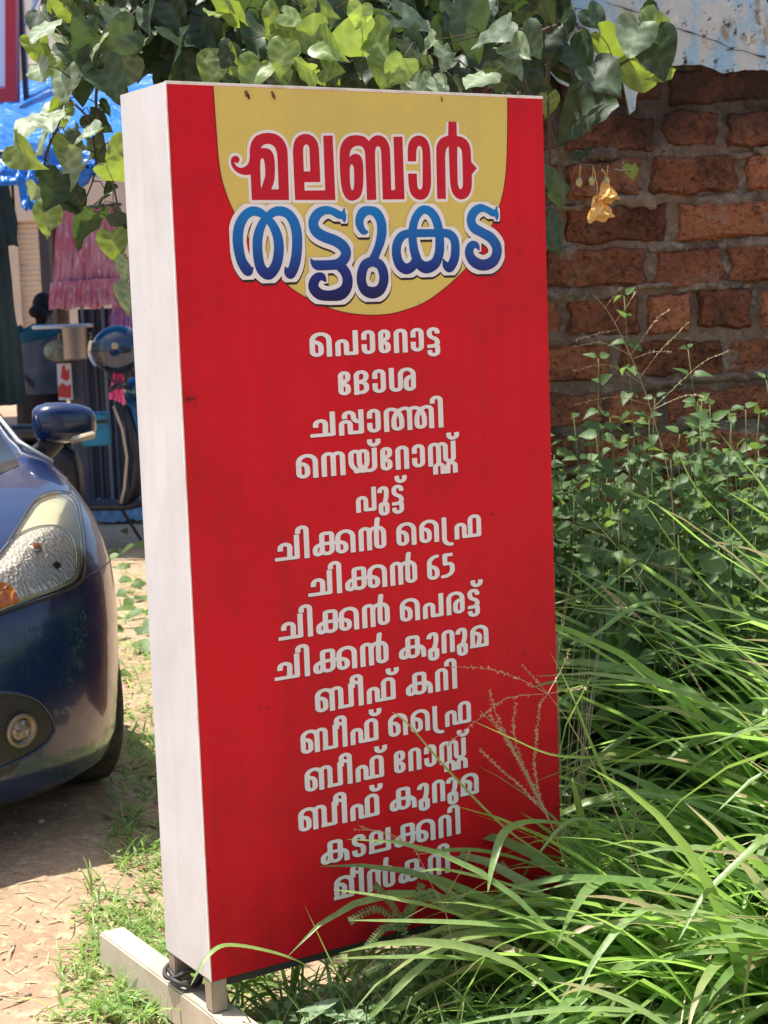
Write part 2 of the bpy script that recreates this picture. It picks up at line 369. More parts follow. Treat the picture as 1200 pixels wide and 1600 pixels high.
# menu alphabet: strokes in x-height units (x as seen in the photo), width = advance
G = {
 'e': (.845, [[(.728, 0), (.728, .917), (.117, .917), (.117, .083), (.43, .083), (.43, .64), (.13, .6)]]),
 'pa': (.89, [[(.117, 0), (.117, .6), (.43, .6), (.43, .083, 0), (.77, .083, 0), (.77, 1)]]),
 'aa': (.55, [[(.117, .60), (.117, .917), (.433, .917), (.433, .083), (.117, .083), (.117, .42)]]),
 'ee': (.50, [[(.22, .57), (.383, .57), (.383, .917), (.117, .917), (.117, .083), (.383, .083), (.383, .46), (.2, .44)]]),
 'rra': (.565, [[(.117, 0), (.117, .917), (.45, .917), (.45, 0)]]),
 'tta2': (.55, [[(.43, .72), (.43, .917), (.117, .917), (.117, .58), (.43, .5), (.43, .2), (.03, .2)], [(.3, .2), (.43, .2, .3), (.43, -.16), (.117, -.16), (.117, .03)]]),
 'da': (.61, [[(.117, 0), (.117, .917), (.48, .917), (.48, .53), (.27, .53)], [(.27, .5), (.49, .5), (.49, .083), (.29, .083)]]),
 'sha': (1.08, [[(.117, 1), (.117, .083), (.46, .083), (.46, .917), (.96, .917), (.96, .083), (.68, .083), (.68, .63), (.95, .62)]]),
 'cha': (.94, [[(.0, .083), (.82, .083, 0), (.82, 1)], [(.2, .40), (.2, .66), (.56, .66), (.54, .083)]]),
 'ppa': (.97, [[(.117, 0), (.117, .55), (.44, .55), (.44, .083, 0), (.85, .083, 0), (.85, 1)], [(.24, .66), (.24, .917), (.56, .917), (.58, .5), (.85, .5)]]),
 'tta': (1.98, [[(.117, 0), (.117, .917), (.46, .917), (.70, .62), (.70, .083), (.4, .083), (.4, .62), (.66, .917), (1.01, .917), (1.01, 0)],
                [(1.01, .5), (1.01, .917), (1.36, .917), (1.58, .62), (1.58, .083), (1.29, .083), (1.29, .62), (1.52, .917), (1.86, .917), (1.86, 0)]]),
 'i': (.55, [[(.433, 0), (.433, 1.28), (.117, 1.28), (.117, 1.03)]]),
 'ii': (.55, [[(.433, 0), (.433, 1.28), (.117, 1.28), (.117, .99), (.36, .99)], [(.117, 1.1), (.117, .8)]]),
 'na': (.925, [[(.117, 0), (.117, .917), (.46, .917), (.46, 0)], [(.46, .5), (.46, .917), (.81, .917), (.81, 0)]]),
 'ya': (1.13, [[(.60, .083), (.117, .083), (.117, .917), (.43, .917), (.43, .3), (.62, .083), (1.01, .083), (1.01, 1)], [(.43, .55), (.43, .917), (.72, .917), (.72, .32), (.54, .083), (.3, .083)]]),
 'x': (.5, [[(.09, 1.36), (.09, 1.12), (.41, 1.12), (.41, 1.36)]]),
 'stta': (1.16, [[(.117, 0), (.117, .917), (.44, .917), (.44, .1)], [(.44, .5), (.44, .917), (.72, .917), (.72, .17), (1.04, .17), (1.04, 1)],
                 [(.30, -.36), (.30, .06), (.60, .06), (.60, -.36)], [(.80, -.36), (.80, .08), (1.10, .08), (1.10, -.36)]]),
 'u': (.46, [[(.05, .72), (.09, .917), (.34, .917), (.34, .42), (.225, .22)], [(.225, .25), (.36, .25), (.36, -.17), (.1, -.17), (.1, .25), (.225, .25)]]),
 'kka': (1.69, [[(.55, .917), (.76, .917), (.76, .083), (.38, .083), (.38, .917), (.55, .917)], [(.76, .5), (.117, .5), (.117, .083), (.34, .083), (.38, .3)],
                [(1.57, 0), (1.57, .917), (.99, .917), (.99, .083), (1.29, .083), (1.29, .52), (.74, .5)]]),
 'ka': (1.10, [[(.55, .917), (.76, .917), (.76, .083), (.38, .083), (.38, .917), (.55, .917)], [(.7, .5), (.117, .5), (.117, .083), (.34, .083), (.38, .3)], [(.7, .52), (1.0, .52), (1.0, 0)]]),
 'n': (1.13, [[(.117, 0), (.117, .917), (.44, .917), (.44, 0)], [(.44, .5), (.44, .917), (1.01, .917), (1.01, .083), (.72, .083), (.72, .9), (.78, 1.27, 0)]]),
 'pha': (1.17, [[(.117, 0), (.117, .62), (.43, .62), (.43, .083, 0), (1.05, .083, 0), (1.05, .917), (.68, .917), (.68, .083)]]),
 'r': (.44, [[(.117, 1), (.117, -.17), (.40, -.17)]]),
 'ra': (.80, [[(.117, 0), (.117, .917), (.68, .917), (.68, .083), (.39, .083), (.39, .62), (.66, .6)]]),
 'ma': (.80, [[(.0, .083), (.68, .083, 0), (.68, .917), (.117, .917), (.117, .1)], [(.16, .66), (.40, .66), (.42, .3), (.32, .083)]]),
 'ba': (1.5, [[(.66, 0), (.66, .917), (.117, .917), (.117, .083), (.41, .083), (.41, .63), (.13, .6)], [(.66, .5), (.66, .917), (.99, .917), (.99, .083, 0), (1.38, .083, 0), (1.38, 1)], [(.88, .083), (1.0, .083)]]),
 'la': (.88, [[(.76, 1), (.76, .083, 0), (.0, .083)], [(.117, .083), (.117, .917), (.47, .917), (.47, .40, 0), (.22, .40)]]),
 'Ta': (.57, [[(.45, .7), (.45, .917), (.117, .917), (.117, .56), (.45, .5), (.45, .083), (.117, .083), (.117, .33)]]),
 '6': (.55, [[(.43, 1.0), (.117, .98), (.117, .083), (.43, .083), (.43, .58), (.13, .58)]]),
 '5': (.52, [[(.45, 1.0), (.13, 1.0, 0), (.13, .62, 0), (.43, .62), (.43, .083), (.04, .083)]]),
}
KERN = {'i': -.27, 'ii': -.26, 'x': -.46, 'u': -.02}
MENU = [('e pa aa ee rra aa tta2', .2949, .6235), ('ee da aa sha', .3601, .5577), ('cha ppa aa tta i', .2894, .6259), ('e na ya x ee rra aa stta x', .2506, .6662),
        ('pa u tta2 x', .3924, .5252), ('cha i kka n _ e e r pha', .1932, .7182), ('cha i kka n _ 6 5', .2685, .6448), ('cha i kka n _ e pa ra tta2 x', .1931, .7180),
        ('cha i kka n _ ka u rra u ma', .1798, .7296), ('ba ii pha x _ ka rra i', .2723, .6402), ('ba ii pha x _ e e r pha', .2331, .6753),
        ('ba ii pha x _ ee rra aa stta x', .2391, .6684), ('ba ii pha x _ ka u rra u ma', .2194, .6906), ('ka Ta la kka rra i', .2702, .6367), ('ma ii n ka rra i', .3002, .6053)]
SQ = .083 / .117; XH = .0518
def set_line(words):
    x = 0.0; polys = []; last = 0
    for k in words.split():
        if k == '_': x += .28; continue
        wd, st = G[k]
        x += KERN.get(k, 0)
        for s_ in st: polys.append(round_poly([((x + p[0]) * SQ, *p[1:]) for p in s_]))
        if k == 'x': x += .46 - .0
        x += .085 + (wd if k != 'x' else -.085)
        last = max(last, max((q[:, 0].max() for q in polys[-len(st):])) / SQ + .117)
    return polys, last

sign = thing('menu_sign', 'tall red and white lightbox sign with a menu in Malayalam lettering, standing in the grass', 'sign', tuple(SO))
RZ = Matrix.Rotation(TH, 3, 'Z')
def sbox(mb, u0, u1, v0, v1, d0, d1, bev=0):   # box in sign coordinates, d = depth behind the face
    c = SO + SA * ((u0 + u1) / 2) + SB * ((d0 + d1) / 2) + Vector((0, 0, (v0 + v1) / 2))
    mb.box(c, (u1 - u0, d1 - d0, v1 - v0), RZ, bev)
# cabinet: flex stretched over a frame, so its sheets sag and ripple slightly
def sheet(mb, P00, U, V, nu, nv, amp, seed, nvec):
    vs = []; fs = []
    for j in range(nv + 1):
        for i in range(nu + 1):
            a, b = i / nu, j / nv
            e = min(a, 1 - a, .12) / .12 * min(b, 1 - b, .03) / .03
            d = amp * e * (noise.noise(Vector((a * 3 * U.length + seed, b * 4, seed))) + .5 * noise.noise(Vector((a * 11 * U.length, b * 2.2 + seed, 3))))
            vs.append(P00 + U * a + V * b + nvec * d)
    for j in range(nv):
        for i in range(nu):
            k = j * (nu + 1) + i; fs.append((k, k + 1, k + nu + 2, k + nu + 1))
    mb.add(vs, fs)
mb = MB(); sbox(mb, .004, SW - .004, .004, SH - .004, .004, SD - .004)
cab = mb.build('cabinet', M_wht, sign)
mb = MB(); Z = Vector((0, 0, 1))
sheet(mb, SO + SB * SD, -SB * SD, Z * SH, 14, 120, .0022, 3.1, -SA)
sheet(mb, SO + SA * SW, SB * SD, Z * SH, 8, 60, .0022, 5.1, SA)
side = mb.build('side_wrap', M_wht, sign, smooth=True)
mb = MB(); sheet(mb, SO + Z * SH + SN * .002, SA * SW, SB * (SD + .002), 50, 10, .003, 9.0, Z)
mb.build('top_wrap', M_wht, sign, smooth=True)
mb = MB(); sbox(mb, .0, SW, -.0005, SH - .001, -.0018, .002, .0008); mb.build('front_panel', M_red, sign)
mb = MB(); sbox(mb, -.001, SW + .001, SH - .005, SH + .0012, -.0032, .004, .001); sbox(mb, -.0022, .0005, .0, SH, -.0028, .0012)
mb.build('edge_trim', pm('trim_white', (.80, .77, .72), .5, spots=(14, (.45, .36, .26), .5, .8)), sign)
mb = MB(); sbox(mb, .02, SW - .02, -.022, -.001, .012, SD - .012); mb.build('bottom_frame', M_dark, sign)

def emit_shape(name, D, x0, y0, h, d, mat, du=0, dv=0):
    mb = MB(); contour_fill(mb, x0, y0, h, D, lambda u, v: sp(u + du, v + dv, d))
    o = mb.build(name, mat, sign); return o
# yellow dome
dome = [(.1017, 1.8245), (.1040, 1.74), (.1066, 1.675), (.1145, 1.63), (.1340, 1.58), (.17, 1.518), (.2480, 1.432), (.2950, 1.402), (.3460, 1.380), (.40, 1.3665), (.4622, 1.3612),
        (.52, 1.366), (.5990, 1.390), (.694, 1.452), (.755, 1.523), (.7945, 1.595), (.8105, 1.65), (.8180, 1.72), (.8226, 1.8245)]
dm = catmull(dome, False)
mb = MB(); c0 = len(mb.v); pts = [sp(u, v, .0022) for u, v in dm]; ctr = sp(.4622, 1.8245, .0022)
mb.add([ctr] + pts, [(0, i + 1, i + 2) for i in range(len(pts) - 1)]); mb.build('yellow_emblem', M_yel, sign)
mb = MB(); mb.tube([sp(u, v, .0022) for u, v in dm], .0011, 4); mb.build('emblem_outline', M_mshd, sign)

# title, first line: outlines; coordinates are photo pixels x5 from (340,180), third value 1 = corner
_A = lambda p: face_uv(340 + p[0] / 5, 180 + p[1] / 5)
o5 = 1050
T1 = [
 [[(262, 664, 1), (253, 465, 1), (205, 468), (155, 452), (115, 415), (99, 372), (103, 338), (120, 322), (142, 319), (160, 330), (167, 350), (158, 369), (142, 376), (128, 366), (128, 378), (148, 402), (180, 412), (212, 400), (235, 375), (245, 335), (246, 270), (260, 210), (295, 165), (350, 143), (400, 140), (450, 150), (495, 180), (525, 225), (540, 280), (545, 400), (553, 664, 1)],
  [(330, 258, 1), (355, 232), (395, 226), (430, 240), (450, 270), (460, 310), (465, 400), (472, 580, 1), (413, 580, 1), (430, 540), (440, 490), (443, 400), (438, 340), (425, 295), (400, 268), (365, 258)],
  [(342, 338), (331, 350), (328, 400), (330, 500), (335, 577, 1), (350, 530), (365, 480), (366, 420), (360, 365), (352, 343)]],
 [[(600, 664, 1), (583, 290), (590, 225), (610, 180), (645, 155), (685, 148), (725, 158), (758, 185), (778, 225), (787, 280), (797, 523, 1), (672, 525, 1), (675, 590, 1), (835, 588, 1), (820, 162, 1), (893, 160, 1), (915, 664, 1)],
  [(668, 440, 1), (663, 270), (670, 240), (687, 230), (704, 240), (711, 265), (718, 440, 1)]],
 [[(1162, 664, 1), (1148, 330), (1143, 280), (1125, 250), (1095, 240), (1060, 248), (1032, 280), (1025, 330, 1), (1050, 308), (1080, 303), (1110, 320), (1127, 360), (1133, 420), (1133, 520), (1125, 590), (1105, 640), (1070, 664), (1035, 668), (1000, 650), (972, 600), (957, 520), (949, 400), (948, 300), (955, 250), (975, 205), (1010, 172), (1055, 158), (1105, 160), (1145, 172), (1178, 205, 1), (1195, 180), (1230, 160), (1265, 160), (1300, 178), (1325, 215), (1340, 265), (1351, 586, 1), (1381, 585, 1), (1368, 170, 1), (1438, 168, 1), (1455, 658, 1), (1285, 660, 1), (1272, 295), (1265, 258), (1248, 243), (1230, 258), (1224, 300), (1235, 662, 1)],
  [(1040, 385), (1029, 405), (1027, 470), (1032, 550), (1045, 588), (1058, 570), (1062, 500), (1058, 410), (1050, 390)]],
 [[(x + o5, *r) for x, *r in [(430, 362, 1), (430, 270), (440, 215), (470, 175), (515, 160), (560, 175), (590, 215), (605, 280), (612, 500), (608, 570), (590, 625), (560, 655), (520, 662), (480, 645), (450, 605), (437, 540), (432, 457, 1), (500, 457, 1), (505, 550), (512, 575), (527, 582), (540, 570), (545, 540), (545, 300), (538, 255), (520, 240), (503, 255), (497, 290), (495, 362, 1)]]],
 [[(x + o5, *r) for x, *r in [(660, 655, 1), (652, 270), (665, 215), (695, 180), (745, 160, 1), (747, 52, 1), (810, 52, 1), (813, 163, 1), (860, 175), (900, 210), (920, 265), (925, 365, 1), (970, 415, 1), (930, 465, 1), (930, 550), (920, 600), (895, 640), (860, 658), (825, 655), (790, 625), (768, 575), (758, 480), (750, 245, 1), (735, 258), (725, 290), (722, 340), (728, 655, 1)]],
  [(x + o5, *r) for x, *r in [(817, 245, 1), (840, 258), (853, 290), (860, 520), (857, 560), (845, 580), (832, 572), (822, 540), (817, 400)]]],
]
x0, y0, h = .12, 1.57, .0009
X, Y = np.meshgrid(x0 + h * np.arange(int(.64 / h)), y0 + h * np.arange(int(.20 / h)))
D1 = np.full(X.shape, 9.0)
for loops in T1:
    LL = []
    for lp in loops:
        uv = [_A(p) for p in lp]; cn = [len(p) > 2 for p in lp]; LL.append(catmull(uv, True, cn, 4))
    allp = np.concatenate(LL); sx = slice(max(0, int((allp[:, 0].min() - .02 - x0) / h)), int((allp[:, 0].max() + .02 - x0) / h)); sy = slice(max(0, int((allp[:, 1].min() - .02 - y0) / h)), int((allp[:, 1].max() + .02 - y0) / h))
    D1[sy, sx] = np.minimum(D1[sy, sx], sdf_poly(X[sy, sx], Y[sy, sx], LL))
title = emit_shape('title_outline', D1 - .0062, x0, y0, h, .0027, M_let)
tl = emit_shape('title_lettering', D1, x0, y0, h, .0031, M_tred); tl['label'] = 'red first line of the title'
# title, second line: strokes of varying width; photo pixels x4.615 from (340,300), third value = half width
_C = lambda p: (*face_uv(340 + p[0] / 4.615, 300 + p[1] / 4.615), p[2] * .000322)
dx = 923
T2 = [
 [(246, 548, 7), (222, 572, 26), (205, 560, 37), (168, 500, 35), (146, 410, 36), (140, 320, 37), (155, 235, 35), (195, 168, 31), (245, 140, 30), (300, 150, 28), (350, 188, 26), (400, 255, 31), (430, 340, 35), (435, 430, 36), (415, 530, 36), (365, 592, 36), (312, 560, 36), (288, 480, 35), (281, 380, 35), (290, 300, 33), (318, 225, 28), (350, 186, 26), (392, 150, 28), (440, 138, 30), (500, 158, 32), (545, 220, 36), (566, 310, 37), (565, 430, 37), (550, 520, 37), (522, 588, 34), (500, 580, 26), (482, 546, 6)],
 [(908, 118, 5), (903, 150, 13), (905, 185, 18), (908, 217, 5)], [(903, 170, 20), (870, 166, 26), (825, 142, 25), (770, 132, 27), (715, 160, 33), (684, 220, 36), (702, 282, 37), (760, 322, 36), (840, 352, 36), (898, 392, 38), (920, 440, 38), (900, 492, 36), (850, 522, 33), (780, 528, 32), (710, 528, 31), (680, 510, 17), (666, 482, 4)],
 [(860, 525, 32), (905, 565, 36), (930, 625, 38), (922, 690, 40), (880, 735, 41), (800, 748, 34), (730, 738, 36), (688, 695, 38), (690, 648, 36), (715, 615, 29), (748, 612, 24), (772, 642, 8)],
 [(153 + dx, 289, 6), (122 + dx, 285, 22), (96 + dx, 240, 30), (96 + dx, 190, 32), (120 + dx, 148, 34), (165 + dx, 134, 28), (215 + dx, 152, 34), (248 + dx, 210, 36), (255 + dx, 280, 37), (245 + dx, 350, 35), (222 + dx, 420, 31), (190 + dx, 495, 34)],
 [(187 + dx, 500, 32), (240 + dx, 525, 34), (265 + dx, 580, 36), (268 + dx, 645, 36), (242 + dx, 705, 36), (187 + dx, 727, 38), (132 + dx, 705, 36), (108 + dx, 645, 36), (112 + dx, 580, 36), (135 + dx, 525, 34), (187 + dx, 500, 32)],
 [(474 + dx, 290, 32), (482 + dx, 240, 32), (502 + dx, 180, 30), (535 + dx, 138, 29), (570 + dx, 128, 28), (610 + dx, 148, 31), (643 + dx, 195, 34), (664 + dx, 270, 35), (672 + dx, 350, 36), (668 + dx, 440, 37), (638 + dx, 515, 38), (575 + dx, 545, 40), (522 + dx, 515, 37), (492 + dx, 440, 35), (478 + dx, 360, 33), (474 + dx, 290, 32)],
 [(670 + dx, 297, 26), (500 + dx, 298, 27), (425 + dx, 305, 28), (385 + dx, 335, 33), (362 + dx, 390, 35), (362 + dx, 460, 36), (385 + dx, 525, 37), (430 + dx, 555, 36), (475 + dx, 535, 34), (500 + dx, 490, 30)],
 [(660 + dx, 297, 28), (712 + dx, 297, 28), (752 + dx, 312, 31), (778 + dx, 350, 34), (785 + dx, 415, 35), (775 + dx, 490, 36), (745 + dx, 543, 34), (716 + dx, 530, 26), (698 + dx, 488, 6)],
 [(1085 + dx, 104, 5), (1078 + dx, 140, 13), (1082 + dx, 170, 17), (1085 + dx, 202, 5)], [(1078 + dx, 155, 20), (1050 + dx, 150, 25), (1010 + dx, 127, 23), (965 + dx, 117, 28), (918 + dx, 148, 34), (898 + dx, 205, 36), (918 + dx, 258, 36), (980 + dx, 295, 34), (1040 + dx, 332, 37), (1078 + dx, 385, 40), (1084 + dx, 440, 40), (1056 + dx, 500, 39), (990 + dx, 528, 38), (922 + dx, 505, 38), (887 + dx, 455, 36), (888 + dx, 410, 34), (910 + dx, 380, 27), (940 + dx, 388, 20), (955 + dx, 417, 6)],
]
x0, y0 = .10, 1.34
X, Y = np.meshgrid(x0 + h * np.arange(int(.74 / h)), y0 + h * np.arange(int(.29 / h)))
D2 = sdf_strokes(X, Y, [catmull([_C(p) for p in s_], False, None, 5) for s_ in T2], .01)
emit_shape('title_shadow', D2 - .0098, x0, y0, h, .0026, M_shd, .0015, -.0052)
emit_shape('title_outline', D2 - .0104, x0, y0, h, .0035, M_let)
tl = emit_shape('title_lettering', D2, x0, y0, h, .0039, M_blue); tl['label'] = 'blue second line of the title'
# menu lines
hh = .0008
for li, (words, ul, ur) in enumerate(MENU):
    base = 1.279 - .08368 * li; polys, wd = set_line(words)
    gs = hh / XH; k = (ur - ul) / wd                # plane metres per image unit of width
    nx, ny = int((ur - ul + .02) / hh), int(.105 / hh)
    # grid in plane coordinates, squashed coordinates for the distance
    gx = (np.arange(nx) * hh - .01) / k * SQ; gy = (np.arange(ny) * hh - .026) / XH
    X, Y = np.meshgrid(gx, gy)
    D = sdf_strokes(X, Y, polys, .070)
    emit_shape('menu_line_shadow', D, ul - .01, base - .026, hh, .0022, M_mshd, -.0005, -.0017)
    emit_shape('menu_line', D, ul - .01, base - .026, hh, .0027, M_let)
# rusty hooks, scuffs and holes on the face
M_rust = pm('rust', (.13, .05, .025), .9, spots=(200, (.05, .025, .02), .4, .6))
for px, py, s_ in ((383, 143, .006), (386, 147, .004), (424, 144, .0045), (426, 148, .003), (688, 152, .0025)):
    u, v = face_uv(px, py); mb = MB(); mb.tube([sp(u, v, .0022), sp(u + .001, v - .004, .006), sp(u + .002, v - .01, .004)], s_ * .5, 6); mb.build('rusty_hook', M_rust, sign)
mb = MB(); rs = random.Random(4)
for px, py, n_, s_ in ((293, 624, 14, .018), (287, 620, 8, .012), (410, 1107, 4, .006), (1, 1, 0, 0), (318, 1360, 3, .004), (598, 1300, 3, .003), (820, 1020, 2, .002), (740, 700, 3, .01), (760, 800, 4, .012)):
    for _ in range(n_):
        u, v = face_uv(px, py); u = max(.004, u + rs.gauss(0, s_)); v += rs.gauss(0, s_ * .5); r = rs.uniform(.0006, .0026); a0 = rs.random() * 6
        mb.add([sp(u, v, .0041)] + [sp(u + math.cos(a0 + k) * r * rs.uniform(.6, 1.3), v + math.sin(a0 + k) * r * rs.uniform(.5, 1), .0041) for k in range(6)], [(0, k + 1, (k + 1) % 6 + 1) for k in range(6)])
tag(mb.build('scuff_marks', pm('scuff_dark', (.05, .03, .03), .9), sign), kind='stuff')
# legs and base
mb_leg = []
GROUND_Z = 0.0
BT = SO.z - .073
for (u, d) in ((.002, .002), (.002, SD - .04), (SW - .04, .002), (SW - .04, SD - .04)):
    m_ = MB(); sbox(m_, u, u + .036, BT - SO.z, .0, d, d + .036, .003); m_.build('leg', M_steel, sign)
for u0 in (-.005, SW - .06):
    m_ = MB(); sbox(m_, u0, u0 + .066, BT - SO.z - .088, BT - SO.z - .001, -.12, .60, .004); m_.build('base_beam', M_beam, sign)
# cable knotted round the rear leg
cb = thing('power_cable', 'black electric cable looped round the rear leg under the sign', 'cable', tuple(sp(.02, -.05)))
mb = MB(); lc = SO + SA * .03 + SB * (SD - .035) + Vector((0, 0, -.045)); pts = []
for i in range(150):
    a = i / 150 * 2 * math.pi * 3.2; rr = .040 + .008 * math.sin(a * 1.7 + 1)
    pts.append(lc + SA * (math.cos(a) * rr) + SB * (math.sin(a) * rr) + Vector((0, 0, -.016 + .024 * i / 150 + .008 * math.sin(a * 2.3))))
pts += [lc + SA * (.06 + .12 * i) + Vector((0, 0, -.003 - .012 * math.sin(i * .9))) for i in range(1, 7)]
mb.tube(pts, .0055, 7); mb.build('cable', pm('cable_rubber', (.035, .03, .03), .55), cb, smooth=True)
mb = MB(); pts = [lc + SA * (.01 + .03 * math.cos(a)) + SB * (-.02 + .02 * math.sin(a)) + Vector((0, 0, .02 + .05 * math.sin(a * .5))) for a in np.linspace(0, 6.3, 30)]
mb.tube(pts, .005, 7); mb.build('cable_loop', bpy.data.materials['cable_rubber'], cb, smooth=True)
# ------------------------------------------------------------------ laterite wall with old plaster
WY = 5.9
wall = thing('brick_wall', 'rough red laterite brick wall with peeling blue plaster along its top, behind the weeds', 'wall', (1.2, WY, 0))
M_brick = pm('laterite', (.50, .19, .095), .95, spots=[(2.3, (.30, .12, .075), .40, .62), (6, (.16, .07, .048), .46, .66), (30, (.40, .15, .075), .50, .68), (48, (.08, .036, .026), .52, .68), (11, (.36, .27, .20), .58, .74), (120, (.42, .2, .11), .6, .7)], bump=(60, 1.0, .035), rnd=(.5, 1.3), spec=.15)
M_mort = pm('old_mortar', (.25, .185, .14), .95, spots=[(4, (.13, .10, .085), .45, .65), (22, (.36, .31, .26), .52, .7), (50, (.08, .06, .05), .6, .7)], bump=(50, 1.0, .025), spec=.15)
def add_mould(m, ztop_, zlow, dark):
    """black damp growth that starts under the plaster edge and dies out lower down"""
    t = m.node_tree; N = t.nodes; Lk = t.links; b = N['Principled BSDF']; src = b.inputs['Base Color'].links[0].from_socket
    tc = N.new('ShaderNodeTexCoord'); sx = N.new('ShaderNodeSeparateXYZ'); Lk.new(tc.outputs['Object'], sx.inputs[0])
    r = N.new('ShaderNodeMapRange'); r.inputs[1].default_value = zlow; r.inputs[2].default_value = ztop_; r.inputs[3].default_value = -.12; r.inputs[4].default_value = .34; Lk.new(sx.outputs['Z'], r.inputs[0])
    n = N.new('ShaderNodeTexNoise'); n.inputs['Scale'].default_value = 3.2; n.inputs['Detail'].default_value = 9; n.inputs['Roughness'].default_value = .7; Lk.new(tc.outputs['Object'], n.inputs['Vector'])
    a = N.new('ShaderNodeMath'); a.operation = 'ADD'; Lk.new(r.outputs[0], a.inputs[0]); Lk.new(n.outputs['Fac'], a.inputs[1])
    q = N.new('ShaderNodeMapRange'); q.inputs[1].default_value = .60; q.inputs[2].default_value = .82; q.inputs[4].default_value = .88; Lk.new(a.outputs[0], q.inputs[0])
    x = N.new('ShaderNodeMix'); x.data_type = 'RGBA'; Lk.new(q.outputs[0], x.inputs[0]); Lk.new(src, x.inputs[6]); x.inputs[7].default_value = (*dark, 1); Lk.new(x.outputs[2], b.inputs['Base Color'])
rw = random.Random(11)
zmould = at(1000, 130, WY).z
add_mould(M_brick, zmould, zmould - .55, (.04, .024, .02)); add_mould(M_mort, zmould, zmould - .55, (.05, .04, .034))
x0w, x1w = at(470, 400, WY).x, 4.2
ztop = 2.75
mb = MB()
# mortar bed: rough sheet with thickness
nxm, nzm = 150, 110
vs = []
for j in range(nzm + 1):
    for i in range(nxm + 1):
        x = x0w + (x1w - x0w) * i / nxm; z = -.1 + (ztop + .1) * j / nzm
        vs.append((x, WY + .012 * noise.noise(Vector((x * 9, z * 9, 1))) + .006 * noise.noise(Vector((x * 30, z * 30, 4))), z))
mb.add(vs, [(j * (nxm + 1) + i, j * (nxm + 1) + i + 1, (j + 1) * (nxm + 1) + i + 1, (j + 1) * (nxm + 1) + i) for j in range(nzm) for i in range(nxm)])
mb.add([(x0w, WY + .25, -.1), (x1w, WY + .25, -.1), (x1w, WY + .25, ztop), (x0w, WY + .25, ztop), (x0w, WY + .01, -.1), (x1w, WY + .01, -.1), (x1w, WY + .01, ztop), (x0w, WY + .01, ztop)], [(0, 3, 2, 1), (4, 0, 1, 5), (7, 6, 2, 3), (4, 7, 3, 0), (5, 1, 2, 6)])
mb.build('mortar', M_mort, wall, smooth=True)
mb = MB(); pitch = .1545; row = 0; z = .02
while z < 2.32:
    bh = .139 + rw.uniform(-.016, .012); x = x0w + rw.uniform(-.3, 0)
    while x < x1w:
        bw = rw.choice((.18, .27, .33, .36, .39)) + rw.uniform(-.03, .03)
        a, b = max(x, x0w + .005), min(x + bw, x1w)
        if b - a > .06:
            nxb, nzb = max(4, int((b - a) / .016)), 8; s = rw.random() * 50; pro = rw.uniform(.008, .026); zo = rw.uniform(-.008, .008); tl = rw.uniform(-.01, .01)
            tx = rw.uniform(-.012, .012); V = []
            for j in range(nzb + 1):
                for i in range(nxb + 1):
                    u, v = i / nxb, j / nzb
                    eu, ev = min(u, 1 - u) * (b - a), min(v, 1 - v) * bh
                    e = min(1, eu / .016) * min(1, ev / .016); e = math.sqrt(max(0, e))
                    px = a + u * (b - a) + .020 * noise.noise(Vector((s, v * 3, u * 3))) ; pz = z + zo + tl * (u - .5) + v * bh + .016 * noise.noise(Vector((u * 5, s, v * 2)))
                    py = WY + .014 - e * (pro + .016 + tx * (u - .5)) + e * (.008 * noise.noise(Vector((px * 22, pz * 22, s))) + .007 * noise.noise(Vector((px * 60, pz * 60, s))))
                    V.append((px, py, pz))
            n1 = nxb + 1
            mb.add(V, [(j * n1 + i, j * n1 + i + 1, (j + 1) * n1 + i + 1, (j + 1) * n1 + i) for j in range(nzb) for i in range(nxb)])
        x += bw + rw.uniform(.002, .022)
    z += pitch; row += 1
mb.build('bricks', M_brick, wall)
mb = MB()
for k in range(110):
    x, z = rw.uniform(x0w, 2.6), rw.uniform(.3, 2.15); zr = round((z - .02) / pitch) * pitch + .02 - .010 + rw.uniform(-.02, .02); L = rw.uniform(.03, .13); hgt = rw.uniform(.012, .034); V = []; n1 = 15; s = rw.random() * 70
    for j in range(6):
        for i in range(n1):
            u, v = i / (n1 - 1), j / 5; e = max(0, (1 - (2 * u - 1) ** 2) * (1 - (2 * v - 1) ** 2)) ** .5
            V.append((x + (u - .5) * L * 2 + .014 * noise.noise(Vector((u * 4, v * 4, s))), WY + .006 - e * .036 + e * .012 * noise.noise(Vector((u * 9, v * 6, s + 3))), zr + (v - .5) * hgt * 2 * (1 + .5 * noise.noise(Vector((u * 5, 1, s)))) + .014 * noise.noise(Vector((u * 3.5, 2, s)))))
    mb.add(V, [(j * n1 + i, j * n1 + i + 1, (j + 1) * n1 + i + 1, (j + 1) * n1 + i) for j in range(5) for i in range(n1 - 1)])
tag(mb.build('mortar_smears', M_mort, wall, smooth=True), kind='stuff')
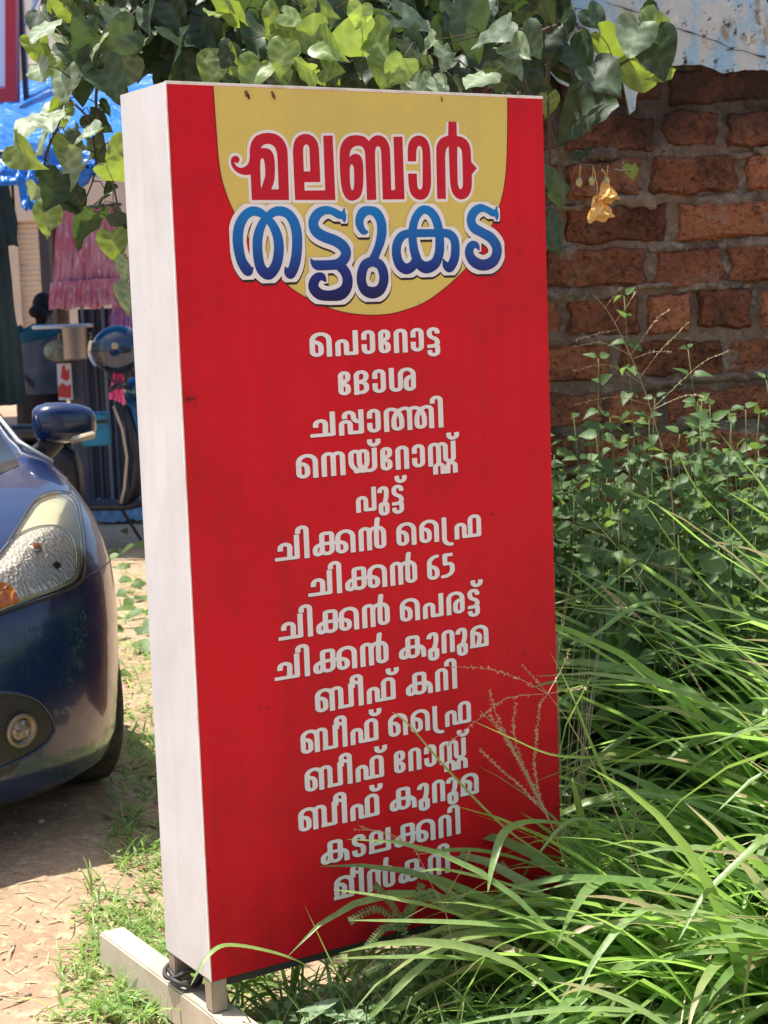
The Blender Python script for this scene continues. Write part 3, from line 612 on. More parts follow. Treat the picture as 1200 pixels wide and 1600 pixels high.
# plaster: a slab with a broken lower edge
M_plas, t, b, out = new_mat('peeling_plaster'); N = t.nodes; Lk = t.links
tc = N.new('ShaderNodeTexCoord')
def _n(sc, lo, hi, det=8, st=None):
    n = N.new('ShaderNodeTexNoise'); n.inputs['Scale'].default_value = sc; n.inputs['Detail'].default_value = det; n.inputs['Roughness'].default_value = .68
    v = tc.outputs['Object']
    if st: mp = N.new('ShaderNodeMapping'); mp.inputs['Scale'].default_value = st; Lk.new(v, mp.inputs[0]); v = mp.outputs[0]
    Lk.new(v, n.inputs['Vector']); r = N.new('ShaderNodeMapRange'); r.inputs[1].default_value = lo; r.inputs[2].default_value = hi; Lk.new(n.outputs['Fac'], r.inputs[0]); return r.outputs[0]
prev = None
for fac, c in ((None, (.34, .52, .68)), (_n(7, .44, .53, st=(1.6, 1, .6)), (.55, .57, .57)), (_n(16, .58, .66), (.70, .69, .66)), (_n(9, .57, .64, st=(1.2, 1, 1)), (.30, .25, .20)), (_n(24, .57, .63), (.05, .045, .04)), (_n(5, .62, .70, st=(1.3, 1, .8)), (.07, .06, .05))):
    if prev is None: prev = c; continue
    x = N.new('ShaderNodeMix'); x.data_type = 'RGBA'; Lk.new(fac, x.inputs[0])
    if isinstance(prev, tuple): x.inputs[6].default_value = (*prev, 1)
    else: Lk.new(prev, x.inputs[6])
    x.inputs[7].default_value = (*c, 1); prev = x.outputs[2]
Lk.new(prev, b.inputs['Base Color']); b.inputs['Roughness'].default_value = .9; b.inputs['Specular IOR Level'].default_value = .2
n = N.new('ShaderNodeTexNoise'); n.inputs['Scale'].default_value = 35; n.inputs['Detail'].default_value = 8; Lk.new(tc.outputs['Object'], n.inputs['Vector'])
bp = N.new('ShaderNodeBump'); bp.inputs['Strength'].default_value = .7; bp.inputs['Distance'].default_value = .012; Lk.new(n.outputs['Fac'], bp.inputs['Height']); Lk.new(bp.outputs[0], b.inputs['Normal'])
edge = [(852, -400), (853, 60), (856, 112), (872, 132), (893, 142), (908, 140), (918, 122), (950, 118), (972, 122), (978, 150), (984, 178), (992, 172), (994, 150), (1004, 130), (1012, 118), (1030, 108), (1050, 104), (1080, 106), (1096, 100), (1130, 110), (1165, 106), (1200, 111), (1260, 104), (1330, 112), (1460, 100), (1700, 110), (2200, 105), (2500, 108)]
EP = [at(px, py, WY - .03) for px, py in edge]
lo = []
for p, q in zip(EP[2:], EP[3:]):
    n_ = max(1, int((q - p).length / .012))
    for k in range(n_):
        r = p.lerp(q, k / n_); lo.append(Vector((r.x, 0, r.z + (.022 * noise.noise(Vector((r.x * 5.3, 0, 2))) + .007 * noise.noise(Vector((r.x * 19, 0, 5))) + .003 * noise.noise(Vector((r.x * 90, 0, 8)))))))
lo = [Vector((max(lo[0].x, v.x), 0, v.z)) for v in lo]
mb = MB(); nv = 14; F = []; V = []
for i, p in enumerate(lo):
    for j in range(nv + 1):
        z = p.z + (ztop - p.z) * (j / nv) ** 1.3
        V.append((p.x, WY - .034 + .007 * noise.noise(Vector((p.x * 5, z * 5, 8))), z))
for i in range(len(lo) - 1):
    for j in range(nv):
        k = i * (nv + 1) + j; F.append((k, k + nv + 1, k + nv + 2, k + 1))
o_ = len(V)
V += [(p.x, WY + .02, p.z + .004) for p in lo]                     # broken edge has thickness
F += [(i * (nv + 1), o_ + i, o_ + i + 1, (i + 1) * (nv + 1)) for i in range(len(lo) - 1)]
o2 = len(V); V += [(lo[0].x, WY + .02, lo[0].z + (ztop - lo[0].z) * (j / nv) ** 1.3) for j in range(nv + 1)]
F += [(j, j + 1, o2 + j + 1, o2 + j) for j in range(nv)]
o3 = len(V); V += [(p.x, WY + .02, ztop) for p in lo]
F += [(i * (nv + 1) + nv, (i + 1) * (nv + 1) + nv, o3 + i + 1, o3 + i) for i in range(len(lo) - 1)]
mb.add(V, F); pl = mb.build('plaster', M_plas, wall, smooth=False)
# cracks run across the plaster as thin dark tubes
mb = MB()
for pts in ([(948, 0), (980, 16), (1010, 22), (1045, 40), (1075, 50), (1110, 62), (1150, 76), (1205, 92)],):
    P = []
    for p, q in zip(pts, pts[1:]):
        for k in range(6):
            v = at(p[0] + (q[0] - p[0]) * k / 6, p[1] + (q[1] - p[1]) * k / 6 + 5 * noise.noise(Vector((p[0] * .031 + (q[0] - p[0]) * k / 6 * .031, 3, 1))), WY - .041); P.append(v)
    mb.tube(P, [.0012 + .0045 * max(0, noise.noise(Vector((i * .23, 1, 7)))) for i in range(len(P))], 5)
mb.build('crack', pm('crack_dark', (.05, .045, .04), 1), wall)
# cement lumps where mortar oozed out
# old wooden post in front of the wall's end
post = thing('wooden_post', 'dark weathered wooden post standing against the wall beside the plaster', 'post', tuple(at(858, 800, WY - .12)))
mb = MB(); P0 = at(880, 420, WY - .1); P1 = at(858, 60, WY - .1); P2 = at(850, -120, WY - .1); B0 = Vector((at(800, 800, WY - .1).x, P0.y, 0))
ring = []
for k in range(26):
    t_ = k / 25; p = B0.lerp(P2, t_) + Vector((.10 * math.sin(t_ * math.pi) ** 2 * (-.6), 0, 0)); r = .045 + .008 * noise.noise(Vector((t_ * 9, 0, 1)))
    ring.append([(p.x + r * math.cos(a) * (1 + .12 * noise.noise(Vector((a, t_ * 12, 0)))), p.y + r * math.sin(a), p.z) for a in np.linspace(0, 2 * math.pi, 13)[:-1]])
mb.loft(ring); mb.build('trunk', pm('old_wood', (.075, .038, .026), .95, spots=(18, (.03, .018, .014), .45, .65), fleck=(50, (.16, .11, .08), .6, .7), stretch=(1, 1, .25), bump=(30, 1, .02)), post, smooth=True)
# ------------------------------------------------------------------ blue hatchback
CA = R(24); CFW = Vector((math.sin(CA), -math.cos(CA), 0)); CLT = Vector((math.cos(CA), math.sin(CA), 0)); CC = Vector((-1.365, 4.32, 0.07))
def cw(x, y, z): return CC + CLT * x + CFW * y + Vector((0, 0, z))
LEV = [  # z, front y, half width, rear y, roundness of the plan corner
 (.12, -.14, .78, -3.62, 2.6), (.16, -.075, .82, -3.72, 2.6), (.23, -.035, .84, -3.78, 2.5), (.34, -.015, .848, -3.80, 2.45), (.46, -.0, .852, -3.82, 2.4), (.57, -.005, .856, -3.82, 2.4), (.66, -.025, .858, -3.81, 2.4),
 (.73, -.065, .857, -3.80, 2.45), (.79, -.14, .853, -3.79, 2.6), (.85, -.25, .848, -3.78, 2.8), (.905, -.41, .842, -3.77, 3.0), (.955, -.61, .834, -3.76, 3.3), (.995, -.85, .825, -3.74, 3.6), (1.025, -1.06, .812, -3.72, 3.8),
 (1.07, -1.15, .785, -3.68, 3.8), (1.17, -1.30, .745, -3.60, 3.6), (1.28, -1.50, .70, -3.50, 3.4), (1.40, -1.73, .645, -3.38, 3.2), (1.48, -1.95, .595, -3.22, 3.0), (1.525, -2.15, .52, -3.0, 2.8), (1.545, -2.38, .36, -2.75, 2.6)]
def ring_at(z):
    Z_ = [l[0] for l in LEV]
    v = [np.interp(z, Z_, [l[k] for l in LEV]) for k in range(1, 5)]
    yf, hw, yr, n = v; yc = yf - .72; rc = min(yr + .6, yc - .02); P = []
    if rc > yc - .02: rc = yc - .02
    for a in np.linspace(math.pi, 0, 41):
        c, s = math.cos(a), math.sin(a); P.append((hw * math.copysign(abs(c) ** (2 / n), c), yc + (yf - yc) * abs(s) ** (2 / (n * .80))))
    for t in np.linspace(0, 1, 14)[1:-1]: P.append((hw, yc + (rc - yc) * t))
    for a in np.linspace(0, -math.pi, 21):
        c, s = math.cos(a), math.sin(a); P.append((hw * math.copysign(abs(c) ** (2 / 3), c), rc + (yr - rc) * abs(s) ** (2 / 2.6)))
    for t in np.linspace(1, 0, 14)[1:-1]: P.append((-hw, yc + (rc - yc) * t))
    return [(x, y, z) for x, y in P]
zs = []
for a, b in zip(LEV, LEV[1:]): zs += [a[0] + (b[0] - a[0]) * k / 3 for k in range(3)]
zs.append(LEV[-1][0])
# smooth the level table so the shoulders read as pressed sheet metal
_Z = np.array([l[0] for l in LEV]); _T = np.array(LEV)
car = thing('parked_car', 'dark blue hatchback parked at the left edge with its headlight facing the camera', 'car', tuple(cw(0, -1.9, 0)))
M_paint, t, b, out = new_mat('blue_car_paint')
b.inputs['Base Color'].default_value = (.002, .014, .066, 1); b.inputs['Metallic'].default_value = .0; b.inputs['Roughness'].default_value = .25; b.inputs['Coat Weight'].default_value = .75; b.inputs['Coat Roughness'].default_value = .04
tc = t.nodes.new('ShaderNodeTexCoord'); n = t.nodes.new('ShaderNodeTexNoise'); n.inputs['Scale'].default_value = 5; n.inputs['Detail'].default_value = 9; t.links.new(tc.outputs['Object'], n.inputs['Vector'])
mr = t.nodes.new('ShaderNodeMapRange'); mr.inputs[1].default_value = .35; mr.inputs[2].default_value = .75; mr.inputs[3].default_value = .015; mr.inputs[4].default_value = .07; t.links.new(n.outputs['Fac'], mr.inputs[0]); t.links.new(mr.outputs[0], b.inputs['Coat Roughness'])
M_black = pm('black_plastic', (.02, .02, .022), .5, spots=(20, (.05, .045, .04), .5, .75))
M_glass = pm('car_glass', (.015, .02, .022), .05, spec=.8)
M_chrome = pm('chrome', (.75, .75, .74), .12, 1.0)
M_tyre = pm('tyre_rubber', (.022, .02, .019), .85, spots=(25, (.09, .07, .05), .5, .75), bump=(80, .3, .004))
bm_rings = [ring_at(z) for z in zs]
mb = MB(); mb.loft([[cw(*p) for p in r] for r in bm_rings])
body_tmp = mb.build('body', M_paint, None, smooth=True)
# wheel arches are cut out of the shell
cut = MB()
WH = [(.70, -.80), (-.70, -.80), (.70, -3.2), (-.70, -3.2)]
for x, y in WH:
    rot = Matrix((CLT, CFW, Vector((0, 0, 1)))).transposed() @ Matrix.Rotation(R(90), 3, 'Y')
    cut.lathe([(.335, -.24), (.335, .24)], cw(x * 1.06, y, .29), 40, rot)
co = cut.build('cutter', M_black)
md = body_tmp.modifiers.new('arch', 'BOOLEAN'); md.object = co; md.operation = 'DIFFERENCE'; md.solver = 'EXACT'
dg = bpy.context.evaluated_depsgraph_get(); me = bpy.data.meshes.new_from_object(body_tmp.evaluated_get(dg))
bpy.data.objects.remove(body_tmp); bpy.data.objects.remove(co)
me.materials.clear(); me.materials.append(M_paint); me.materials.append(M_black)
me.polygons.foreach_set('use_smooth', [True] * len(me.polygons)); me.set_sharp_from_angle(angle=R(38))
body = bpy.data.objects.new('body', me); COL.objects.link(body); link(body, car)
BVH = BVHTree.FromPolygons([v.co.copy() for v in me.vertices], [tuple(p.vertices) for p in me.polygons])
def hit_px(px, py):
    h = BVH.ray_cast(CAMP, ray(px, py).normalized()); return h[0], h[1]
def hit_front(x, z, y0=1.0):
    h = BVH.ray_cast(cw(x, y0, z), -CFW); return h[0], h[1]
def _facing(V, F, nn):
    t_ = 0
    for f in F[:: max(1, len(F) // 40)]:
        a, b, c = (Vector(V[f[k]]) for k in (0, 1, 2)); t_ += (b - a).cross(c - a).dot(nn)
    return t_
def patch(outline, dist, mb, caster, n=14, push=None, rim=True):
    """a panel lying on the body: outline in caster coordinates, laid dist in front of the skin"""
    O = catmull(outline, True, [len(p) > 2 for p in outline], 4)[:, :2] if len(outline[0]) <= 3 else np.array(outline)
    c = O.mean(0); V = []; m = len(O); last = None
    for k in range(n, 0, -1):
        for p in O:
            q = c + (p - c) * k / n; h, nn = caster(*q)
            if h is None: h, nn = last
            last = (h, nn); d = dist(k / n, q) if callable(dist) else dist
            V.append(h + nn * d)
    F = []
    for a in range(n - 1):
        for i in range(m): F.append((a * m + i, a * m + (i + 1) % m, (a + 1) * m + (i + 1) % m, (a + 1) * m + i))
    F.append(tuple((n - 1) * m + i for i in range(m)))
    if _facing(V, F, last[1]) < 0: F = [f[::-1] for f in F]
    mb.add(V, F); return V[:m]
# ---- headlight: outline seen in the photograph laid onto the shell
HL = [(-60, 985, 1), (-30, 905), (0, 868), (22, 836), (42, 803), (60, 781), (84, 772), (106, 774), (119, 786), (126, 820), (130, 860), (129, 892), (120, 911), (95, 925), (60, 938), (25, 950), (0, 959), (-30, 972)]
hl = MB(); patch(HL, .004, hl, hit_px); 
M_refl, t, b, out = new_mat('lamp_reflector')
b.inputs['Metallic'].default_value = .35; b.inputs['Roughness'].default_value = .38; b.inputs['Base Color'].default_value = (.70, .67, .50, 1)
tc = t.nodes.new('ShaderNodeTexCoord'); n = t.nodes.new('ShaderNodeTexNoise'); n.inputs['Scale'].default_value = 9; n.inputs['Detail'].default_value = 3; t.links.new(tc.outputs['Object'], n.inputs['Vector'])
bp = t.nodes.new('ShaderNodeBump'); bp.inputs['Strength'].default_value = .35; bp.inputs['Distance'].default_value = .03; t.links.new(n.outputs['Fac'], bp.inputs['Height']); t.links.new(bp.outputs[0], b.inputs['Normal'])
M_facet, t, b, out = new_mat('lamp_bowl')
b.inputs['Metallic'].default_value = .55; b.inputs['Roughness'].default_value = .25; b.inputs['Base Color'].default_value = (.86, .82, .81, 1)
tc = t.nodes.new('ShaderNodeTexCoord'); wv = t.nodes.new('ShaderNodeTexVoronoi'); wv.inputs['Scale'].default_value = 38
mp = t.nodes.new('ShaderNodeMapping'); mp.inputs['Scale'].default_value = (2.6, 2.6, .32); t.links.new(tc.outputs['Object'], mp.inputs[0]); t.links.new(mp.outputs[0], wv.inputs['Vector'])
bp = t.nodes.new('ShaderNodeBump'); bp.inputs['Strength'].default_value = .3; bp.inputs['Distance'].default_value = .02; t.links.new(wv.outputs['Distance'], bp.inputs['Height']); t.links.new(bp.outputs[0], b.inputs['Normal'])
M_lens, t, b, out = new_mat('lamp_lens')
b.inputs['Base Color'].default_value = (.95, .93, .82, 1); b.inputs['Roughness'].default_value = .05; b.inputs['IOR'].default_value = 1.45
tr = t.nodes.new('ShaderNodeBsdfTransparent'); tr.inputs['Color'].default_value = (.96, .95, .88, 1); mx = t.nodes.new('ShaderNodeMixShader')
fr = t.nodes.new('ShaderNodeFresnel'); fr.inputs['IOR'].default_value = 1.5; gl = t.nodes.new('ShaderNodeBsdfGlossy'); gl.inputs['Roughness'].default_value = .05
t.links.new(fr.outputs[0], mx.inputs[0]); t.links.new(tr.outputs[0], mx.inputs[1]); t.links.new(gl.outputs[0], mx.inputs[2]); t.links.new(mx.outputs[0], out.inputs['Surface'])
M_amber = pm('amber_lens', (.75, .16, .02), .2, spots=(60, (.95, .35, .05), .4, .6))
head = hl.build('headlight', M_refl, car, smooth=True)
BOWL = [(-40, 955, 1), (-25, 905), (0, 866), (25, 842), (55, 828), (85, 826), (104, 836), (114, 855), (116, 880), (112, 903), (90, 915), (55, 927), (20, 938), (0, 944)]
m_ = MB(); patch(BOWL, .0065, m_, hit_px, 10); m_.build('bowl', M_facet, head, smooth=True)
m_ = MB(); patch([(-30, 960), (-22, 925), (-2, 912), (14, 918), (25, 932), (27, 944), (10, 951), (-8, 957)], .009, m_, hit_px, 6); m_.build('indicator', M_amber, head, smooth=True)
def bump_px(px, py, r, d0, d1, mat, name, par, sc=1.0):
    h, nn = hit_px(px, py); q = nn.to_track_quat('Z', 'Y').to_matrix(); mb_ = MB(); mb_.lathe([(r, d0), (r, d1), (r * .55, d1 + r * .15), (.0004, d1 + r * .3)], h, 18, q, 1, sc); return mb_.build(name, mat, par, smooth=True)
bump_px(54, 860, .019, .004, .012, M_chrome, 'bulb_cap', head); bump_px(54, 860, .012, .01, .02, M_amber, 'bulb', head); bump_px(86, 886, .011, .004, .014, M_black, 'bulb_cap', head)
m_ = MB(); ol = catmull(HL, True, [len(p) > 2 for p in HL], 4)[:, :2]; hits = [hit_px(*p) for p in ol]; hits = [h for h in hits if h[0] is not None]
m_.tube([h + n_ * .006 for h, n_ in hits], .0062, 6, False); m_.build('gasket', M_black, head, smooth=True)
m_ = MB()
for off, w_ in ((.93, .0035), (.985, .0025)):
    cpt = ol.mean(0); P = [hit_px(*(cpt + (p - cpt) * off)) for p in ol]; m_.tube([h + n_ * .009 for h, n_ in P if h is not None], w_, 5, False)
m_.build('bright_edge', M_chrome, head, smooth=True)
bowl_arc = [hit_px(*p) for p in catmull(BOWL[1:11], False, None, 5)[:, :2]]
m_ = MB(); m_.tube([h + n_ * .010 for h, n_ in bowl_arc if h is not None], .0028, 5); m_.build('bowl_edge', M_chrome, head, smooth=True)
m_ = MB(); patch(HL, lambda k, q: .010 + .014 * (1 - k ** 4), m_, hit_px, 10); m_.build('lens', M_lens, head, smooth=True)
# twin lamp, grille, badge-less front and plate are mirrored onto the far side, outside the picture
m_ = MB(); XS = [(-.80, .66, 1), (-.83, .80), (-.74, .845), (-.62, .82), (-.52, .74), (-.46, .665, 1)]
patch(XS, .006, m_, lambda x, z: hit_front(x, z), 8); h2 = m_.build('headlight', M_refl, car, smooth=True)
m_ = MB(); patch([(-.42, .60), (-.10, .585), (.16, .60), (.15, .66), (-.1, .675), (-.40, .66)], .004, m_, lambda x, z: hit_front(x, z), 6); m_.build('grille', M_black, car, smooth=True)
m_ = MB(); patch([(-.40, .24), (.0, .23), (.38, .24), (.42, .34), (.0, .42), (-.44, .34)], .004, m_, lambda x, z: hit_front(x, z), 6); m_.build('air_intake', M_black, car, smooth=True)
# fog lamp recess
FOGO = [(-70, 1105), (-20, 1083), (25, 1083), (58, 1094), (80, 1122), (84, 1142), (66, 1165), (35, 1184), (0, 1200), (-60, 1225)]
m_ = MB(); rimv = patch(FOGO, .003, m_, hit_px, 8); fog = m_.build('fog_lamp', M_black, car, smooth=True)
m_ = MB(); m_.tube(rimv + [rimv[0]], .006, 6, False); m_.build('recess_lip', M_paint, fog, smooth=True)
h, nn = hit_px(30, 1140); q = (nn + Vector((0, 0, .0)) * .2).normalized().to_track_quat('Z', 'Y').to_matrix()
m_ = MB(); m_.lathe([(.047, .002), (.049, .014), (.044, .020), (.036, .018), (.034, .010)], h, 30, q); m_.build('lamp_ring', pm('fog_ring', (.24, .20, .15), .35, .6), fog, smooth=True)
m_ = MB(); m_.lathe([(.036, .006), (.030, .013), (.018, .018), (.0005, .020)], h, 26, q); m_.build('lamp_glass', pm('fog_glass', (.16, .12, .11), .08, .3, spots=(70, (.55, .48, .42), .5, .7), coat=1), fog, smooth=True)
# bonnet gap and bumper gap
def seam(pts, name, r=.0035, mat=None, off=-.0005):
    P = [hit_px(*p) for p in catmull(pts, False, None, 8)[:, :2]]; P = [h + n_ * off for h, n_ in P if h is not None]
    m_ = MB(); m_.tube(P, r, 5); m_.build(name, mat or M_black, car, smooth=True)
seam([(44, 690), (70, 705), (92, 728), (106, 752), (111, 776)], 'bonnet_gap', .004)
seam([(128, 905), (150, 893), (168, 880), (178, 868)], 'bumper_gap', .003)
# wheels
for x, y in WH:
    rot = Matrix((CLT, CFW, Vector((0, 0, 1)))).transposed() @ Matrix.Rotation(R(90 if x > 0 else -90), 3, 'Y')
    wt = MB(); wt.lathe([(.20, -.09), (.27, -.095), (.295, -.075), (.30, -.03), (.30, .03), (.295, .075), (.27, .095), (.20, .09)], cw(x * 1.05, y, .295), 40, rot); wo = wt.build('wheel', M_tyre, car, smooth=True)
    wr = MB(); wr.lathe([(.0005, .07), (.06, .085), (.12, .075), (.19, .088), (.205, .092), (.205, -.08), (.0005, -.08)], cw(x * 1.05, y, .295), 30, rot); wr.build('rim', pm('rim_silver', (.45, .45, .46), .35, .8), wo, smooth=True)
# glass: windscreen and side windows, laid on the cabin
def hit_local(o, d):
    h_ = BVH.ray_cast(cw(*o), CLT * d[0] + CFW * d[1] + Vector((0, 0, d[2]))); return h_[0], h_[1]
m_ = MB(); patch([(-.66, 1.0), (0, .99), (.66, 1.0), (.62, 1.18), (.545, 1.36), (.40, 1.42), (0, 1.435), (-.40, 1.42), (-.545, 1.36), (-.62, 1.18)], .003, m_, lambda x, z: hit_local((x, 1.0, z), (0, -1, 0)), 8); m_.build('windscreen', M_glass, car, smooth=True)
m_ = MB(); patch([(-.56, 1.04), (.56, 1.04), (.46, 1.36), (-.46, 1.36)], .003, m_, lambda x, z: hit_local((x, -5.0, z), (0, 1, 0)), 6); m_.build('rear_window', M_glass, car, smooth=True)
for s_ in (1, -1):
    for seg in ([(-1.62, 1.03), (-2.35, 1.03), (-2.35, 1.36), (-2.0, 1.36)], [(-2.45, 1.03), (-3.15, 1.05), (-3.05, 1.34), (-2.45, 1.36)]):
        m_ = MB(); patch([(*p, 1) for p in seg], .003, m_, lambda y, z: hit_local((1.5 * s_, y, z), (-s_, 0, 0)), 6); m_.build('side_window', M_glass, car, smooth=True)
    P = [hit_local((1.5 * s_, y, z), (-s_, 0, 0)) for y, z in [(-1.22, .985), (-1.35, 1.05), (-1.55, 1.17), (-1.8, 1.32), (-2.0, 1.395), (-2.4, 1.41)]]
    m_ = MB(); m_.tube([h_ + n_ * .006 for h_, n_ in P if h_ is not None], .009, 6); m_.build('pillar_trim', pm('grey_trim', (.32, .33, .34), .35, .5), car, smooth=True)
# wing mirrors
for s_, M_ in ((1, None), (-1, None)):
    c = at(99, 660, 6.02) if s_ > 0 else cw(-.98, -1.47, 1.07)
    rot = Matrix.Rotation(CA, 3, 'Z'); ringz = []
    # shell: sections from the outer end to the inner end
    for tt, hh_, dd, zz, yo in ((-1, .012, .010, .008, .012), (-.93, .046, .050, .004, .006), (-.8, .062, .070, .002, 0), (-.5, .071, .082, .002, -.004), (0, .072, .085, .0, -.006), (.5, .064, .078, -.002, -.004), (.82, .052, .060, -.004, 0), (.95, .034, .038, -.006, .006), (1, .010, .010, -.006, .010)):
        x = s_ * tt * .112; rg_ = []
        for a in np.linspace(0, 2 * math.pi, 25)[:-1]:
            ca, sa = math.cos(a), math.sin(a); e = 2 / 3.2
            rg_.append(c + rot @ Vector((x, -yo - dd * math.copysign(abs(ca) ** e, ca) * (1.0 if ca > 0 else .55), zz + hh_ * math.copysign(abs(sa) ** e, sa))))
        ringz.append(rg_)
    m_ = MB(); m_.loft(ringz); mir = m_.build('wing_mirror', M_paint, car, smooth=True)
    m_ = MB(); f_ = c + rot @ Vector((-s_ * .07, .0, -.075)); m_.tube([f_ + rot @ Vector((s_ * .03, 0, .02)), f_ + rot @ Vector((s_ * .0, .01, -.02)), f_ + rot @ Vector((-s_ * .05, .06, -.055)), f_ + rot @ Vector((-s_ * .10, .10, -.075))], [.05, .042, .036, .05], 12, True, .7); m_.build('mirror_foot', M_black, mir, smooth=True)
    m_ = MB(); m_.box(c + rot @ Vector((s_ * .05, -.055, -.052)), (.09, .05, .026), rot @ Matrix.Rotation(s_ * -.18, 3, 'Y'), .006); m_.build('side_repeater', pm('repeater', (.62, .50, .34), .15, coat=.5), mir, smooth=True)
# ------------------------------------------------------------------ shops, cloths, scooter and passer-by behind
BY = 24.0
def wp(px, py, Y): return at(px, py, Y)
def slab(mb, px0, px1, py0, py1, Y, depth, z0=None):
    """a block whose near face covers the given photo rectangle at distance Y"""
    a, b_ = at((px0), (py0 + py1) / 2, Y), at((px1), (py0 + py1) / 2, Y); xm = (px0 + px1) / 2
    zt, zb = at(xm, py0, Y).z, (at(xm, py1, Y).z if z0 is None else z0)
    mb.box(((a.x + b_.x) / 2, Y + depth / 2, (zt + zb) / 2), (abs(b_.x - a.x), depth, zt - zb)); return a.x, b_.x, zb, zt
M_cream = pm('cream_wall', (.62, .52, .42), .85, spots=(1.2, (.48, .39, .31), .45, .7), bump=(8, .2, .02))
M_pale = pm('pale_wall', (.80, .77, .72), .85, spots=(1.5, (.62, .58, .53), .5, .7))
M_pink = pm('pink_stripe', (.70, .42, .45), .8)
M_shut = pm('shutter_paint', (.66, .54, .42), .6, spots=(2, (.5, .4, .31), .5, .7), stretch=(1, 1, 3))
M_dk = pm('dark_metal', (.035, .035, .045), .5)
M_grey = pm('grey_sheet', (.10, .105, .13), .45, .3, spots=(3, (.07, .07, .09), .45, .7))
shop = thing('shop_building', 'cream shop building in the background with a closed roller shutter behind the woman', 'building', (-6, BY, gz(-6, BY)))
GB = gz(0, BY)
m_ = MB(); slab(m_, -220, 8, -500, 640, BY, 5, GB - .3); slab(m_, 8, 84, -60, 345, BY, 5); slab(m_, 84, 340, -500, 640, BY, 5, GB - .3); slab(m_, 8, 84, -500, -60, BY + 1.2, 3)
m_.build('wall', M_cream, shop)
m_ = MB(); x0_, x1_, zb_, zt_ = (at(8, 500, BY).x, at(84, 500, BY).x, GB, at(40, 345, BY).z)
n_ = 34; V = []
for i in range(n_ * 4 + 1):
    z = zb_ + (zt_ - zb_) * i / (n_ * 4); y = BY + .10 - .016 * math.sin(i * math.pi / 2); V += [(x0_, y, z), (x1_, y, z)]
m_.add(V, [(2 * i, 2 * i + 1, 2 * i + 3, 2 * i + 2) for i in range(n_ * 4)]); sh = m_.build('roller_shutter', M_shut, shop)
m_ = MB(); slab(m_, 26, 29, 345, 640, BY + .02, .1, GB); m_.build('shutter_rail', M_cream, sh)
m_ = MB(); slab(m_, 33, 118, -300, 100, BY - .35, .34); m_.build('upper_wall', M_pale, shop)
m_ = MB(); slab(m_, 33, 150, 98, 112, BY - .75, .76); m_.build('ledge', M_cream, shop)
m_ = MB(); slab(m_, 118, 150, -300, 97, BY - .5, .49); m_.build('pilaster', M_pale, shop)
for a_ in (121, 131, 141): m_ = MB(); slab(m_, a_, a_ + 4, -300, 97, BY - .506, .02); m_.build('stripe', M_pink, shop)
m_ = MB(); slab(m_, 222, 300, -20, 96, BY - .3, .29); m_.build('white_panel', M_pale, shop)
m_ = MB(); slab(m_, 67, 82, 330, 640, BY - 1.2, .3, GB - .2); m_.build('pillar', M_dk, shop)
# hoarding and stair rail at the upper left
hd = thing('shop_hoarding', 'white hoarding with a broad red border at the top left corner', 'hoarding', tuple(at(5, 160, 17)))
HY = 17.0
m_ = MB(); slab(m_, -160, 9, -200, 138, HY, .12); m_.build('board', pm('hoarding_white', (.72, .70, .72), .4), hd)
m_ = MB(); a0, b0, c0, d0 = at(8, -200, HY - .03), at(23, -200, HY - .03), at(26, 158, HY - .03), at(8, 143, HY - .03)
for A_, B_, C_, D_ in ((a0, b0, c0, d0), (at(-160, 138, HY - .03), at(8.2, 138, HY - .03), at(25, 158, HY - .03), at(-160, 172, HY - .03))):
    back = Vector((0, .16, 0)); m_.loft([[A_, B_, C_, D_], [A_ + back, B_ + back, C_ + back, D_ + back]])
m_.build('red_border', pm('hoarding_red', (.55, .02, .035), .4), hd)
m_ = MB(); slab(m_, 26, 33, -200, 160, HY + .2, .08); m_.build('post', M_dk, hd)
rl = thing('stair_rail', 'grey metal stair rail slanting beside the red bordered hoarding', 'railing', tuple(at(40, 95, 19)))
m_ = MB()
for p, q in (((32, 52), (64, -14)), ((33, 92), (54, 55)), ((34, 50), (36, 110)), ((52, -10), (54, 60))): m_.tube([at(*p, 19), at(*q, 19)], .022 if p[0] < 34 else .015, 8)
m_.build('rails', pm('galvanised', (.42, .43, .44), .35, .7), rl)
# blue tarpaulin roof, stretched forward and out of view to shade stall and scooter
tarp = thing('tarpaulin_canopy', 'bright blue tarpaulin stretched as a canopy over the stall, behind the hanging climber', 'tarpaulin', tuple(at(150, 330, 15)))
M_tarp, t, b, out = new_mat('blue_tarp')
b.inputs['Base Color'].default_value = (.012, .17, .62, 1); b.inputs['Roughness'].default_value = .35
tr = t.nodes.new('ShaderNodeBsdfTranslucent'); tr.inputs['Color'].default_value = (.02, .30, .85, 1); mx = t.nodes.new('ShaderNodeMixShader'); mx.inputs[0].default_value = .16
tc = t.nodes.new('ShaderNodeTexCoord'); n = t.nodes.new('ShaderNodeTexNoise'); n.inputs['Scale'].default_value = 3.5; n.inputs['Detail'].default_value = 4; t.links.new(tc.outputs['Object'], n.inputs['Vector'])
bp = t.nodes.new('ShaderNodeBump'); bp.inputs['Strength'].default_value = 1.0; bp.inputs['Distance'].default_value = .2; t.links.new(n.outputs['Fac'], bp.inputs['Height']); t.links.new(bp.outputs[0], b.inputs['Normal'])
t.links.new(b.outputs[0], mx.inputs[1]); t.links.new(tr.outputs[0], mx.inputs[2]); t.links.new(mx.outputs[0], out.inputs['Surface'])
